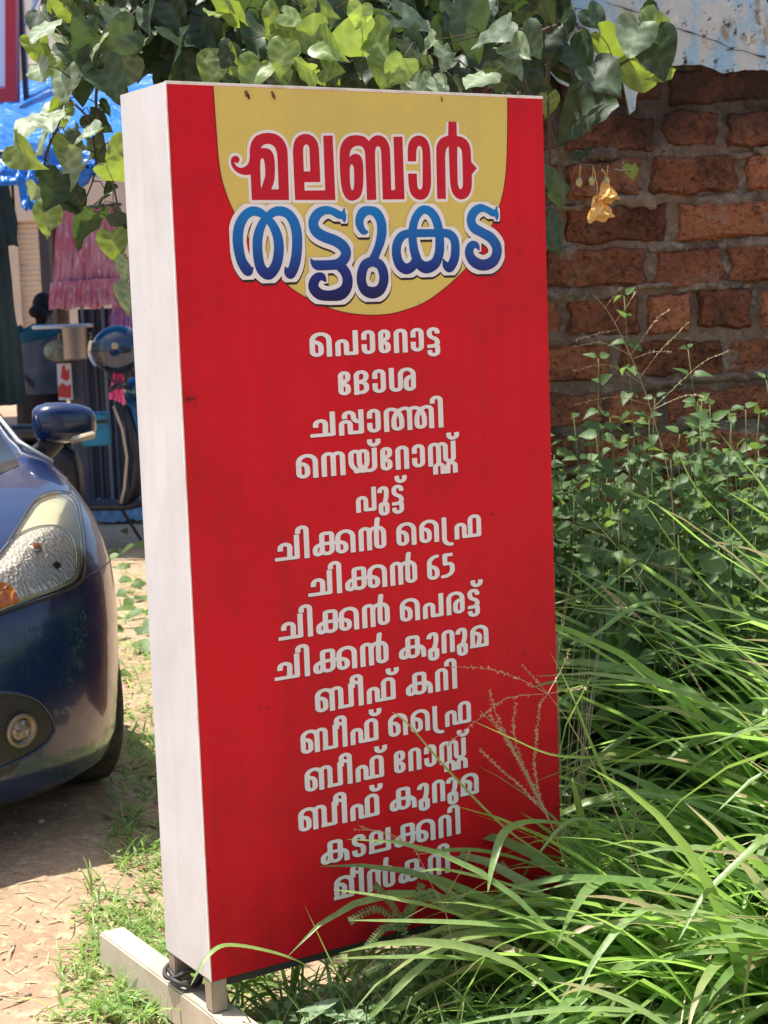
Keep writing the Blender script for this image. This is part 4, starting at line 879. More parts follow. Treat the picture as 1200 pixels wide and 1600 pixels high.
def cloth(name, rows, mat, par, amp=.05, nu=36, nv=20, thick=0):
    """a sheet through rows of corner points, creased"""
    V = []; m = len(rows) - 1
    for j in range(nv + 1):
        t_ = j / nv * m; k = min(int(t_), m - 1); f = t_ - k; A, B = rows[k], rows[k + 1]
        for i in range(nu + 1):
            u = i / nu; pa = A[0].lerp(A[1], u); pb = B[0].lerp(B[1], u); p = pa.lerp(pb, f)
            w_ = amp * (noise.noise(Vector((u * 7, j / nv * 5, 3))) + .6 * abs(noise.noise(Vector((u * 16, j / nv * 3, 9))))) ; V.append(p + Vector((0, -.3 * w_, w_ - .12 * amp * 8 * (u * (1 - u)))))
    mb_ = MB(); mb_.add(V, [(j * (nu + 1) + i, j * (nu + 1) + i + 1, (j + 1) * (nu + 1) + i + 1, (j + 1) * (nu + 1) + i) for j in range(nv) for i in range(nu)])
    return mb_.build(name, mat, par, smooth=True)
cloth('roof_sheet', [(at(-420, 230, 20), at(330, 70, 20)), (at(-460, 300, 10.6), at(330, 205, 10.6))], M_tarp, tarp, .30)
cloth('front_flap', [(at(-160, 268, 10.55), at(330, 206, 10.55)), (at(-150, 296, 10.5), at(330, 262, 10.5))], M_tarp, tarp, .08, 40, 8)
cloth('corner_flap', [(at(18, 262, 10.45), at(200, 248, 10.45)), (at(38, 330, 10.4), at(96, 296, 10.4))], M_tarp, tarp, .12, 24, 14)
m_ = MB(); m_.tube([at(-440, 306, 10.75), at(330, 208, 10.75)], .022, 8); m_.build('ridge_pole', M_dk, tarp); m_ = MB(); m_.tube([at(0, 208, 16.5), at(150, 180, 16.5)], .02, 8); m_.build('cross_pole', M_dk, tarp)
for q in (-420, 325): m_ = MB(); A_ = at(q, 306 if q < 0 else 208, 10.75); m_.tube([(A_.x, A_.y, gz(A_.x, A_.y)), tuple(A_)], .035, 8); m_.build('pole', M_dk, tarp)
# stall: corrugated side, worktop, pots
stall = thing('food_stall', 'dark grey corrugated metal stall with a pale round worktop, under the tarpaulin', 'stall', tuple(at(165, 660, 13.4)))
SY = 13.6; G1 = gz(-2, SY)
m_ = MB(); a_, b_ = at(128, 600, SY).x, at(262, 600, SY).x; zt_ = at(160, 482, SY).z; V = []; nn_ = 60
for i in range(nn_ + 1):
    x = a_ + (b_ - a_) * i / nn_; y = SY + (.0 if (i // 3) % 2 else .03); V += [(x, y, G1), (x, y, zt_)]
m_.add(V, [(2 * i, 2 * i + 2, 2 * i + 3, 2 * i + 1) for i in range(nn_)]); m_.add([(a_, SY, G1), (a_, SY + 1, G1), (a_, SY + 1, zt_), (a_, SY, zt_), (b_, SY + 1, zt_), (b_, SY, zt_)], [(0, 1, 2, 3), (3, 2, 4, 5)])
m_.build('corrugated_side', M_grey, stall)
for px in (130, 162): m_ = MB(); slab(m_, px, px + 4, 478, 650, SY - .03, .04, G1); m_.build('upright', pm('upright_paint', (.20, .22, .27), .4, .3), stall)
m_ = MB(); slab(m_, 108, 131, 563, 640, SY - .1, .6, G1); m_.build('cupboard', M_grey, stall)
m_ = MB(); c_ = at(98, 509, SY - .1); m_.lathe([(.0005, -.02), (.235, -.02), (.24, 0), (.225, .012), (.0005, .004)], c_, 32, None, 1, 1); m_.build('worktop', pm('worktop_pale', (.62, .63, .62), .4), stall, smooth=True)
pot = thing('cooking_pot', 'dull aluminium cooking pot below the round worktop', 'pot', tuple(at(119, 563, SY)))
m_ = MB(); pc = at(119, 563, SY - .25); m_.lathe([(.0005, 0), (.085, 0), (.095, .02), (.095, .24), (.105, .25), (.105, .262), (.09, .26), (.088, .03), (.0005, .02)], pc, 24); m_.build('vessel', pm('dull_aluminium', (.36, .32, .28), .45, .6), pot, smooth=True)
for k in (-1, 1): m_ = MB(); m_.tube([pc + Vector((k * .095, 0, .2)), pc + Vector((k * .125, 0, .21)), pc + Vector((k * .125, 0, .17)), pc + Vector((k * .095, 0, .16))], .007, 6); m_.build('handle', bpy.data.materials['dull_aluminium'], pot, smooth=True)
poster = thing('stall_poster', 'red and white printed panel leaning beside the woman', 'poster', tuple(at(101, 640, SY - .2)))
m_ = MB(); slab(m_, 90, 112, 568, 625, SY - .2, .02); m_.build('panel', pm('poster_white', (.72, .66, .62), .5), poster)
m_ = MB(); 
for rp in ([(91, 620), (91, 604), (97, 598), (104, 603), (111, 600), (111, 622)], [(95, 590), (97, 572), (101, 570), (103, 580), (108, 576), (109, 592), (103, 596)]):
    A_ = [at(x, y, SY - .203) for x, y in rp]; B_ = [p + Vector((0, .002, 0)) for p in A_]; m_.loft([A_, B_])
m_.build('red_print', pm('poster_red', (.6, .05, .04), .5), poster)
bundle = thing('sack', 'pale green sack slumped under the worktop beside the woman', 'sack', tuple(at(93, 560, SY - .3)))
m_ = MB(); m_.ball(at(94, 548, SY - .15), .12, 10, (1.1, .8, .75)); m_.build('cloth', pm('sack_cloth', (.30, .33, .24), .9, spots=(14, (.18, .2, .15), .45, .6), bump=(12, 1, .06)), bundle, smooth=True)
# hanging clothes
def gathered(name, top, bot, mat, par, folds, depth, seed, hem=.02, nv=24):
    """hanging cloth with vertical gathers: top and bottom edges as pairs of points"""
    nu = folds * 6; V = []
    for j in range(nv + 1):
        v = j / nv
        for i in range(nu + 1):
            u = i / nu; p = top[0].lerp(top[1], u).lerp(bot[0].lerp(bot[1], u), v)
            a = u * folds * 2 * math.pi + 1.3 * noise.noise(Vector((u * 5, v * 1.5, seed)))
            d = depth * (.45 + .55 * v) * (.45 * math.sin(a) + 1.3 * noise.noise(Vector((u * folds * .8, v * 2.2, seed + 4))) + .8 * noise.noise(Vector((u * folds * 2.1, v * 5, seed + 9))))
            p = p + Vector((.3 * d * math.cos(a), d, hem * v * v * noise.noise(Vector((u * 6, 0, seed)))))
            V.append(p)
    mb_ = MB(); mb_.add(V, [(j * (nu + 1) + i, j * (nu + 1) + i + 1, (j + 1) * (nu + 1) + i + 1, (j + 1) * (nu + 1) + i) for j in range(nv) for i in range(nu)])
    return mb_.build(name, mat, par, smooth=True)
M_dress = pm('pink_print_cotton', (.62, .17, .24), .85, spots=(14, (.74, .34, .36), .42, .60), fleck=(34, (.85, .62, .62), .56, .64), stretch=(1, 1, .35))
DY = 13.2
dress = thing('hanging_dress', 'pink gathered cotton dress hanging under the tarpaulin above the stall', 'dress', tuple(at(135, 480, DY)))
gathered('skirt', (at(92, 330, DY), at(186, 322, DY)), (at(78, 482, DY), at(198, 474, DY)), M_dress, dress, 12, .026, 2)
gathered('frill', (at(80, 441, DY - .045), at(195, 433, DY - .045)), (at(75, 484, DY - .05), at(200, 476, DY - .05)), M_dress, dress, 15, .030, 6, .03, 10)
m_ = MB(); m_.tube([at(86, 328, DY), at(190, 319, DY)], .012, 6); m_.build('hanger_rod', M_dk, dress)
for q in (100, 176): m_ = MB(); m_.tube([at(q, 325, DY), at(q + 4, 215, 13.2)], .004, 5); m_.build('string', M_dk, dress)
M_cloth = pm('dark_green_cloth', (.012, .028, .034), .85, spots=(3, (.02, .045, .05), .45, .7))
dc = thing('hanging_cloth', 'long dark green cloth hanging at the left edge above the car', 'cloth', tuple(at(10, 630, 11)))
gathered('upper_cloth', (at(-110, 232, 11), at(4, 240, 11)), (at(-110, 390, 11), at(31, 386, 11)), M_cloth, dc, 7, .03, 1)
gathered('lower_cloth', (at(-100, 340, 11.1), at(10, 350, 11.1)), (at(-90, 640, 11.1), at(40, 632, 11.1)), M_cloth, dc, 7, .03, 8)
m_ = MB(); m_.tube([at(-180, 236, 11.05), at(20, 238, 11.05)], .014, 6); m_.build('line', M_dk, dc)
for q in (-150, ): m_ = MB(); A_ = at(q, 236, 11.05); m_.tube([(A_.x, A_.y, 0), tuple(A_)], .03, 8); m_.build('pole', M_dk, dc)
scarf = thing('hanging_scarf', 'violet and rose scarf hanging over the corrugated stall side', 'scarf', tuple(at(190, 510, 13.3)))
gathered('cloth', (at(176, 470, 13.3), at(208, 466, 13.3)), (at(170, 512, 13.3), at(212, 512, 13.3)), pm('scarf_cotton', (.34, .20, .48), .8, spots=(7, (.6, .22, .35), .45, .6)), scarf, 6, .025, 3)
# ---- the woman at the stall, seen from behind
PY = 14.6
def skinned(name, joints, mat, par, sub=2):
    """one continuous figure grown over a skeleton: joints = {name: (point, radius, parent)}"""
    me_ = bpy.data.meshes.new(name); ks = list(joints); ix = {k: i for i, k in enumerate(ks)}
    me_.from_pydata([tuple(joints[k][0]) for k in ks], [(ix[joints[k][2]], ix[k]) for k in ks if joints[k][2]], [])
    bm = bmesh.new(); bm.from_mesh(me_); ly = bm.verts.layers.skin.verify(); bm.verts.ensure_lookup_table()
    for k in ks:
        r = joints[k][1]; r = r if hasattr(r, '__len__') else (r, r); bm.verts[ix[k]][ly].radius = r; bm.verts[ix[k]][ly].use_root = joints[k][2] is None
    bm.to_mesh(me_); bm.free(); o = bpy.data.objects.new(name, me_); COL.objects.link(o)
    o.modifiers.new('skin', 'SKIN'); sb = o.modifiers.new('sub', 'SUBSURF'); sb.levels = sub; sb.render_levels = sub
    dg_ = bpy.context.evaluated_depsgraph_get(); m2 = bpy.data.meshes.new_from_object(o.evaluated_get(dg_)); bpy.data.objects.remove(o)
    m2.materials.clear(); m2.materials.append(mat); m2.polygons.foreach_set('use_smooth', [True] * len(m2.polygons))
    o = bpy.data.objects.new(name, m2); COL.objects.link(o)
    if par: link(o, par)
    return o
pf = at(66, 640, PY); GP = gz(pf.x, PY); top = at(72, 457, PY).z; HT = top - GP; S_ = HT / 1.58
M_skin = pm('brown_skin', (.16, .075, .045), .55)
wom = thing('person', 'person in teal blouse and long brown skirt standing with back turned at the stall', 'person', (pf.x, PY, GP))
def J(x, y, z): return Vector((pf.x + x * S_, PY + y * S_, GP + z * S_))
js = {'pelvis': (J(.0, 0, .86), .13 * S_, None), 'waist': (J(.0, .01, 1.0), .115 * S_, 'pelvis'), 'chest': (J(.0, .03, 1.18), .13 * S_, 'waist'), 'neckb': (J(.02, .05, 1.31), .06 * S_, 'chest'), 'neck': (J(.03, .07, 1.36), .046 * S_, 'neckb'),
      'head': (J(.04, .09, 1.43), (.075 * S_, .085 * S_), 'neck'), 'crown': (J(.04, .10, 1.52), (.062 * S_, .07 * S_), 'head'), 'nose': (J(.06, .175, 1.44), .014 * S_, 'head')}
for s_, n_ in ((-1, 'l'), (1, 'r')):
    el_ = J(-.27, -.03, 1.02) if s_ < 0 else J(.26, .12, 1.04); wr_ = J(-.12, -.14, .93) if s_ < 0 else J(.30, .34, 1.09)
    js.update({n_ + 'sh': (J(s_ * .155, .03, 1.25), .055 * S_, 'chest'), n_ + 'el': (el_, .042 * S_, n_ + 'sh'), n_ + 'wr': (wr_, .027 * S_, n_ + 'el')})
    d_ = (wr_ - el_).normalized(); sd = d_.cross(Vector((0, 0, 1))).normalized(); up_ = sd.cross(d_)
    js[n_ + 'pm'] = (wr_ + d_ * .055 * S_, (.034 * S_, .016 * S_), n_ + 'wr')
    for q, (o_, l_) in enumerate(((-.028, .062), (-.010, .074), (.010, .070), (.028, .056))):
        b1 = wr_ + d_ * .085 * S_ + sd * o_ * S_; js[f'{n_}f{q}a'] = (b1, .010 * S_, n_ + 'pm'); js[f'{n_}f{q}b'] = (b1 + d_ * l_ * .55 * S_ - up_ * .012 * S_, .0085 * S_, f'{n_}f{q}a'); js[f'{n_}f{q}c'] = (b1 + d_ * l_ * .85 * S_ - up_ * .035 * S_, .007 * S_, f'{n_}f{q}b')
    js[n_ + 'tha'] = (wr_ + d_ * .035 * S_ + sd * .04 * S_, .011 * S_, n_ + 'wr'); js[n_ + 'thb'] = (wr_ + d_ * .075 * S_ + sd * .06 * S_, .008 * S_, n_ + 'tha')
    js.update({n_ + 'hip': (J(s_ * .09, 0, .80), .10 * S_, 'pelvis'), n_ + 'kn': (J(s_ * .09, .02, .45), .058 * S_, n_ + 'hip'), n_ + 'an': (J(s_ * .09, -.01, .075), .036 * S_, n_ + 'kn'), n_ + 'to': (J(s_ * .10, .15, .028), .028 * S_, n_ + 'an')})
pb = skinned('body', js, M_skin, wom)
m_ = MB(); m_.ball(J(.04, .085, 1.48), .094 * S_, 12, (.9, 1.05, 1.12)); m_.ball(J(.01, -.03, 1.43), .058 * S_, 10, (1.15, .9, .9)); m_.tube([J(.04, .03, 1.44), J(.03, .03, 1.37), J(.02, .01, 1.33)], [.06 * S_, .05 * S_, .03 * S_], 10); m_.build('hair', pm('black_hair', (.006, .005, .005), .85, bump=(60, .5, .01)), wom, smooth=True)
def shell(name, secs, mat, n=40, fold=0.0, nf=11):
    mb_ = MB(); rr_ = []
    for z, cx, cy, rx, ry in secs:
        ring_ = []
        for k in range(n):
            a = 2 * math.pi * k / n; f = 1 + fold * max(0, (1.0 - z)) * math.sin(a * nf + z * 2)
            ring_.append(J(cx + rx * math.cos(a) * f, cy + ry * math.sin(a) * f, z))
        rr_.append(ring_)
    mb_.loft(rr_, cap=False); return mb_.build(name, mat, wom, smooth=True)
shell('skirt', [(.05, 0, .0, .235, .20), (.25, 0, 0, .215, .185), (.5, 0, 0, .20, .175), (.75, 0, -.01, .195, .17), (.9, 0, -.0, .175, .155), (1.0, 0, .01, .142, .13)], pm('brown_skirt', (.045, .026, .024), .9, spots=(9, (.03, .018, .017), .4, .6)), 48, .07)
shell('blouse', [(.95, 0, .01, .158, .142), (1.08, 0, .02, .152, .14), (1.2, .0, .03, .178, .145), (1.27, .0, .035, .165, .125), (1.315, .015, .05, .10, .085), (1.335, .02, .055, .066, .066)], pm('teal_blouse', (.012, .13, .15), .85, spots=(7, (.01, .07, .085), .4, .65), bump=(14, .6, .03)))
for s_, n_ in ((-1, 'l'), (1, 'r')):
    m_ = MB(); a_, b_, c_ = js[n_ + 'sh'][0], js[n_ + 'el'][0], js[n_ + 'wr'][0]; mid = b_.lerp(c_, .35)
    m_.tube([js['chest'][0].lerp(a_, .75) + Vector((0, 0, .03 * S_)), a_, a_.lerp(b_, .5), b_, mid], [.075 * S_, .074 * S_, .062 * S_, .056 * S_, .052 * S_], 14); m_.build('sleeve', bpy.data.materials['teal_blouse'], wom, smooth=True)
m_ = MB(); V = []
for j in range(15):
    for i in range(13):
        u, v = i / 12, j / 14; a = math.pi * (1.02 + .96 * u); z = 1.20 - .42 * v + .10 * (u - .5) * (1 - v); r = .185 + .04 * v + .012 * math.sin(u * 22 + v * 3)
        V.append(J(r * math.cos(a), .02 + r * .95 * math.sin(a), z))
m_.add(V, [(j * 13 + i, j * 13 + i + 1, (j + 1) * 13 + i + 1, (j + 1) * 13 + i) for j in range(14) for i in range(12)]); m_.build('shawl', pm('grey_shawl', (.11, .12, .14), .9, spots=(8, (.2, .2, .22), .5, .65)), wom, smooth=True)
# ---- scooter
SCY = 11.0; sc0 = at(205, 700, SCY); GS = gz(sc0.x, SCY)
sco = thing('scooter', 'dark blue motor scooter parked behind the sign, a helmet on its handlebar', 'scooter', (sc0.x - .2, SCY, GS))
SX = sc0.x
def Sp(x, y, z): return Vector((SX + x, SCY + y, GS + z))
M_sblue = pm('scooter_paint', (.006, .09, .20), .2, .3, coat=1); M_sblk = pm('scooter_black', (.014, .014, .018), .45, spots=(9, (.04, .035, .03), .5, .75)); M_sea = pm('seat_vinyl', (.016, .016, .02), .4)
def yloft(name, secs, mat, n=20, par=None, e=2.6):
    """solid built of upright oval sections along x: (x, z centre, half height, half width)"""
    mb_ = MB(); rr_ = []
    for x, zc_, hz, hy in secs:
        rr_.append([Sp(x, hy * math.copysign(abs(math.cos(a)) ** (2 / e), math.cos(a)), zc_ + hz * math.copysign(abs(math.sin(a)) ** (2 / e), math.sin(a))) for a in np.linspace(0, 2 * math.pi, n + 1)[:-1]])
    mb_.loft(rr_); return mb_.build(name, mat, par or sco, smooth=True)
def swheel(x, z, r):
    q = Matrix.Rotation(R(90), 3, 'X'); m_ = MB(); m_.lathe([(r * .72, -.045), (r * .92, -.05), (r, -.025), (r, .025), (r * .92, .05), (r * .72, .045)], Sp(x, 0, z), 32, q); wo = m_.build('wheel', M_tyre, sco, smooth=True)
    m_ = MB(); m_.lathe([(.0005, -.03), (.05, -.045), (r * .65, -.02), (r * .74, -.04), (r * .74, .04), (r * .65, .02), (.05, .045), (.0005, .03)], Sp(x, 0, z), 24, q); m_.build('rim', M_dk, wo, smooth=True)
swheel(-.80, .215, .215); swheel(.46, .215, .215)
yloft('rear_body', [(-1.05, .62, .05, .06), (-.98, .58, .12, .12), (-.80, .54, .18, .16), (-.60, .50, .21, .165), (-.44, .48, .22, .155), (-.36, .46, .19, .13), (-.33, .45, .10, .10)], M_sblk)
yloft('side_panel', [(-1.0, .60, .03, .10), (-.86, .565, .095, .165), (-.66, .53, .11, .18), (-.5, .50, .06, .172), (-.46, .50, .02, .165)], M_sblue, 20)
yloft('seat', [(-.98, .77, .025, .09), (-.9, .775, .05, .13), (-.6, .77, .055, .145), (-.42, .75, .055, .13), (-.34, .735, .03, .10)], M_sea)
yloft('footboard', [(-.42, .30, .035, .14), (-.3, .285, .03, .165), (-.05, .28, .03, .17), (.06, .30, .035, .16)], M_sblk, 20)
yloft('engine', [(-.82, .25, .06, .07), (-.6, .25, .10, .11), (-.36, .24, .07, .08)], M_sblk)
def shield(name, pts, hw, mat, th=.02):
    mb_ = MB(); rr_ = []
    for x, z, w_ in pts:
        rr_.append([Sp(x + (.05 * (abs(k) ** 2)) * -1 + s_, w_ * k, z) for s_, ks in ((0, np.linspace(-1, 1, 9)), (th, np.linspace(1, -1, 9))) for k in ks])
    mb_.loft(rr_); return mb_.build(name, mat, sco, smooth=True)
shield('leg_shield', [(-.0, .30, .17), (.06, .40, .19), (.09, .6, .20), (.06, .78, .19), (.02, .92, .15)], 0, M_sblk)
shield('front_panel', [(.05, .50, .12), (.115, .62, .15), (.10, .80, .14), (.05, .98, .10)], 0, M_sblue)
m_ = MB(); m_.tube([Sp(-.07, -.18, .93), Sp(-.02, -.195, .78), Sp(.0, -.2, .6), Sp(-.03, -.19, .4), Sp(-.06, -.17, .31)], .010, 6); m_.build('shield_trim', pm('trim_tan', (.45, .36, .26), .4), sco, smooth=True)
yloft('front_mudguard', [(.22, .34, .03, .06), (.34, .43, .035, .075), (.48, .445, .03, .08), (.62, .40, .03, .07), (.70, .31, .02, .05)], M_sblue)
m_ = MB(); m_.tube([Sp(.05, 0, .96), Sp(.46, 0, .22)], .035, 10); m_.build('fork', M_dk, sco, smooth=True)
m_ = MB(); m_.ball(Sp(.05, 0, 1.03), .095, 10, (.85, 1.3, .8)); hb = m_.build('handlebar_cowl', M_sblue, sco, smooth=True)
for s_ in (-1, 1):
    m_ = MB(); m_.tube([Sp(.03, s_ * .08, 1.04), Sp(-.03, s_ * .25, 1.06), Sp(-.06, s_ * .36, 1.04)], .017, 8); m_.build('grip', M_sblk, sco, smooth=True)
    m_ = MB(); m_.tube([Sp(.02, s_ * .2, 1.06), Sp(.0, s_ * .25, 1.22)], .006, 6); m_.ball(Sp(.0, s_ * .27, 1.25), .06, 8, (.3, 1.1, .8)); m_.build('mirror', M_sblk, sco, smooth=True)
m_ = MB(); m_.ball(Sp(.125, 0, 1.0), .07, 8, (.4, 1.1, .8)); m_.build('headlamp', M_lens if False else pm('scooter_lamp', (.6, .6, .6), .1), sco, smooth=True)
m_ = MB(); m_.tube([Sp(-.1, .05, .26), Sp(.02, .12, .02)], .012, 6); m_.build('side_stand', M_dk, sco)
box_ = thing('blue_box', 'small blue carton standing on the scooter seat', 'carton', tuple(Sp(-.36, 0, .80)))
m_ = MB(); m_.box(Sp(-.22, -.0, .78), (.19, .22, .21), Matrix.Rotation(.15, 3, 'Z'), .012); m_.build('carton', pm('carton_blue', (.008, .20, .36), .5, spots=(10, (.02, .10, .2), .5, .7)), box_, smooth=False)
m_ = MB(); m_.box(Sp(-.22, -.112, .83), (.19, .004, .02), Matrix.Rotation(.15, 3, 'Z')); m_.build('tape', M_sblk, box_)
# helmet hung on the mirror
hel = thing('helmet', 'dark blue open face helmet with a clear visor hanging on the scooter handlebar', 'helmet', tuple(at(183, 590, 10.75)))
HYc = at(185, 547, 10.75); hr = .155
mb_ = MB(); rr_ = []
for i in range(15):
    ph = math.pi * .5 - i / 14 * math.pi * .80
    rr_.append([HYc + Vector((hr * 1.08 * math.cos(ph) * math.cos(a), hr * .92 * math.cos(ph) * math.sin(a), hr * 1.0 * math.sin(ph))) for a in np.linspace(0, 2 * math.pi, 33)[:-1]])
mb_.loft(rr_, cap=False); mb_.build('shell', pm('helmet_blue', (.004, .028, .075), .18, .2, coat=1), hel, smooth=True)
m_ = MB(); rr_ = []
for i in range(9):
    ph = .42 - i / 8 * 1.05
    rr_.append([HYc + Vector((-(hr * 1.16) * math.cos(ph) * math.cos(a) - .012, hr * 1.0 * math.cos(ph) * math.sin(a), hr * 1.05 * math.sin(ph))) for a in np.linspace(-1.25, 1.25, 21)])
m_.loft(rr_, cap=False, closed=False); m_.build('visor', M_lens, hel, smooth=True)
m_ = MB(); m_.ball(HYc + Vector((0, 0, -.03)), hr * .86, 12, (1, .95, .9)); m_.build('lining', M_sblk, hel, smooth=True)
m_ = MB(); m_.tube([HYc + Vector((-.08, -.09, -.10)), HYc + Vector((-.03, -.10, -.19)), HYc + Vector((.05, -.10, -.20)), HYc + Vector((.1, -.09, -.10))], .009, 6); m_.build('strap', M_sblk, hel, smooth=True)
m_ = MB(); m_.ball(HYc + Vector((-.0, -hr * .9, .03)), .022, 8, (1, .4, 1)); m_.build('visor_screw', pm('screw_tan', (.35, .28, .2), .4), hel, smooth=True)
bag = thing('carrier_bag', 'bright pink carrier bag hanging below the helmet', 'bag', tuple(at(182, 630, 10.8)))
gathered('bag_film', (at(183, 552, 10.82), at(193, 552, 10.82)), (at(170, 622, 10.82), at(194, 632, 10.82)), pm('pink_film', (.80, .10, .36), .4, spots=(6, (.8, .25, .5), .5, .7)), bag, 4, .025, 12)
m_ = MB(); m_.tube([at(184, 553, 10.82), at(188, 535, 10.8), at(192, 553, 10.82)], .005, 5); m_.build('handle', bpy.data.materials['pink_film'], bag, smooth=True)
sheet_ = thing('blue_groundsheet', 'faded blue plastic sheet lying on the sand beyond the scooter', 'sheet', tuple(at(190, 812, 12.9)))
cloth('sheet', [(Vector((at(150, 790, 13.2).x, 13.2, gz(-2, 13.2) + .10)), Vector((at(236, 790, 13.2).x, 13.2, gz(-2, 13.2) + .10))), (Vector((at(145, 820, 12.5).x, 12.5, gz(-2, 12.5) + .03)), Vector((at(238, 820, 12.5).x, 12.5, gz(-2, 12.5) + .03)))], pm('faded_sheet', (.16, .26, .33), .6, spots=(4, (.1, .16, .2), .4, .6)), sheet_, .05, 24, 12)
# far end of the yard, seen only from a step to the side
far = thing('boundary_wall', 'long plain rendered boundary wall far behind the stalls', 'wall', (8, 30, 0))
m_ = MB(); m_.box((14, 27, 2.0), (34, .3, 4.4)); m_.build('wall_panel', M_cream, far); m_ = MB(); m_.box((14, 26.97, 4.26), (34, .5, .12)); m_.build('coping', M_pale, far)
# ------------------------------------------------------------------ grasses and weeds
rg = random.Random(21)
def blade(mb, base, az, L, e0, droop, w, twist=0.0, n=9, keel=.25, bend=0.0, prof=None):
    """one grass blade: a folded ribbon that rises at e0 and droops over"""
    p = Vector(base); V = []; st = L / (n - 1); kink = rg.uniform(.45, .8) if rg.random() < .13 and L > .2 else 2; dry = rg.choice((0, 0, 0, 0, .15, .3, .5)); T = []
    for i in range(n):
        t = i / (n - 1)
        e = e0 - droop * t ** 1.4 - (R(60) if t > kink else 0); a = az + bend * t
        d = Vector((math.cos(a) * math.cos(e), math.sin(a) * math.cos(e), math.sin(e)))
        if i: p = p + d * st
        side = Vector((-math.sin(a), math.cos(a), 0)); up = side.cross(d) * -1
        ang = twist * t; s2 = side * math.cos(ang) + up * math.sin(ang); u2 = up * math.cos(ang) - side * math.sin(ang)
        ww = w * (min(1, .45 + t * 2.2) * (1 - t ** 3.0) if prof is None else prof(t)) + .0003
        V += [p + s2 * ww + u2 * ww * keel, p - u2 * 0, p - s2 * ww + u2 * ww * keel]
        T += [max(0, (t - (1 - dry)) / .25)] * 3
    F = []
    for i in range(n - 1):
        k = i * 3; F += [(k, k + 1, k + 4, k + 3), (k + 1, k + 2, k + 5, k + 4)]
    mb.at = (getattr(mb, 'at', None) or []); mb.at += [0.0] * (len(mb.v) - len(mb.at)) + [min(1.0, q) for q in T]; mb.add(V, F); return p
def px_of(P):
    d = Vector(P) - CAMP; w_ = d.dot(_fw); return 600 + CF * d.dot(_rt) / w_, 800 - CF * d.dot(_up) / w_
def blade_px(mb, pts, w, keel=.25, ups=Vector((0, 0, 1)), tw=0.0):
    """a blade through given space points (smoothed), base first, tip last"""
    P = catmull([tuple(p) for p in pts], False, None, 5); n = len(P); V = []
    for i in range(n):
        t = i / (n - 1); d = Vector(P[min(i + 1, n - 1)]) - Vector(P[max(i - 1, 0)]); d.normalize()
        s = d.cross(ups); s = s.normalized() if s.length > 1e-4 else Vector((0, 1, 0)); u = s.cross(d)
        a = tw * t; s, u = s * math.cos(a) + u * math.sin(a), u * math.cos(a) - s * math.sin(a)
        ww = w * min(1, .5 + t * 2) * (1 - t ** 3) + .0003; p = Vector(P[i])
        V += [p + s * ww + u * ww * keel, p, p - s * ww + u * ww * keel]
    F = []
    for i in range(n - 1):
        k = i * 3; F += [(k, k + 1, k + 4, k + 3), (k + 1, k + 2, k + 5, k + 4)]
    mb.add(V, F)
def sign_side(x, y):   # >0 in front of the sign's face
    return (Vector((x, y, 0)) - Vector((SO.x, SO.y, 0))).dot(SN)
M_grass = leaf_mat('tall_grass_leaf', [(.15, .27, .07), (.21, .34, .10), (.29, .40, .17), (.19, .31, .11), (.34, .39, .16)], (.46, .76, .15), .46, .38, .5, tip=(.46, .36, .20))
M_straw = leaf_mat('straw', [(.50, .41, .25), (.66, .57, .40), (.34, .25, .15), (.58, .5, .33)], (.5, .42, .25), .25, .6, .3)
M_weed = leaf_mat('weed_leaf', [(.055, .11, .035), (.085, .15, .05), (.12, .20, .07)], (.32, .50, .09), .34, .5, .4)
M_stem = pm('weed_stem', (.16, .19, .07), .6)

mb = MB()
def tall(x, y, n_, lean=0.0):
    for _ in range(n_):
        bx, by = x + rg.gauss(0, .06), y + rg.gauss(0, .06)
        az = math.pi + rg.gauss(.12, .55) + lean
        L = rg.uniform(.35, .85) * (1 if x > .8 or y < 3.9 else .8); e0 = R(rg.uniform(28, 78)); dr = R(rg.uniform(35, 115)); 
        blade(mb, (bx, by, gz(bx, by) - .01), az, L, e0, dr, rg.uniform(.008, .019), rg.uniform(-1.2, 1.2), 9, rg.uniform(.1, .5), rg.gauss(0, .35))
cl = 0
while cl < 240:
    x, y = rg.uniform(.30, 2.3), rg.uniform(3.35, 5.35)
    s = sign_side(x, y); u = (Vector((x, y, 0)) - Vector((SO.x, SO.y, 0))).dot(SA)
    if u < SW + .12 and s < .10: continue
    if u < SW and s < .55 and rg.random() < .55: continue
    if y > 4.75 and x < .95: continue
    if y > 4.0 and x < .62 + (y - 4.0) * .35: continue
    if x < .62 - (y - 3.4) * .12 + .0 and rg.random() < .6: continue
    tall(x, y, 5); cl += 1
# broad blades nearest the camera
for _ in range(62):
    x, y = rg.uniform(.38, 1.35), rg.uniform(3.3, 4.1)
    if sign_side(x, y) < .12 and (Vector((x, y, 0)) - Vector((SO.x, SO.y, 0))).dot(SA) < SW + .1: continue
    for _ in range(4):
        bx, by = x + rg.gauss(0, .05), y + rg.gauss(0, .05)
        blade(mb, (bx, by, 0), math.pi + rg.gauss(.15, .5), rg.uniform(.4, .85), R(rg.uniform(30, 70)), R(rg.uniform(40, 110)), rg.uniform(.012, .021), rg.uniform(-1, 1), 10, rg.uniform(.1, .45), rg.gauss(0, .3))
# taller clump at the right edge
for _ in range(66):
    x, y = rg.uniform(1.05, 2.0), rg.uniform(4.0, 5.0)
    for _ in range(5):
        bx, by = x + rg.gauss(0, .05), y + rg.gauss(0, .05)
        blade(mb, (bx, by, 0), math.pi + rg.gauss(.1, .5), rg.uniform(.8, 1.35), R(rg.uniform(58, 84)), R(rg.uniform(40, 105)), rg.uniform(.012, .021), rg.uniform(-1, 1), 10, rg.uniform(.1, .5), rg.gauss(0, .3))
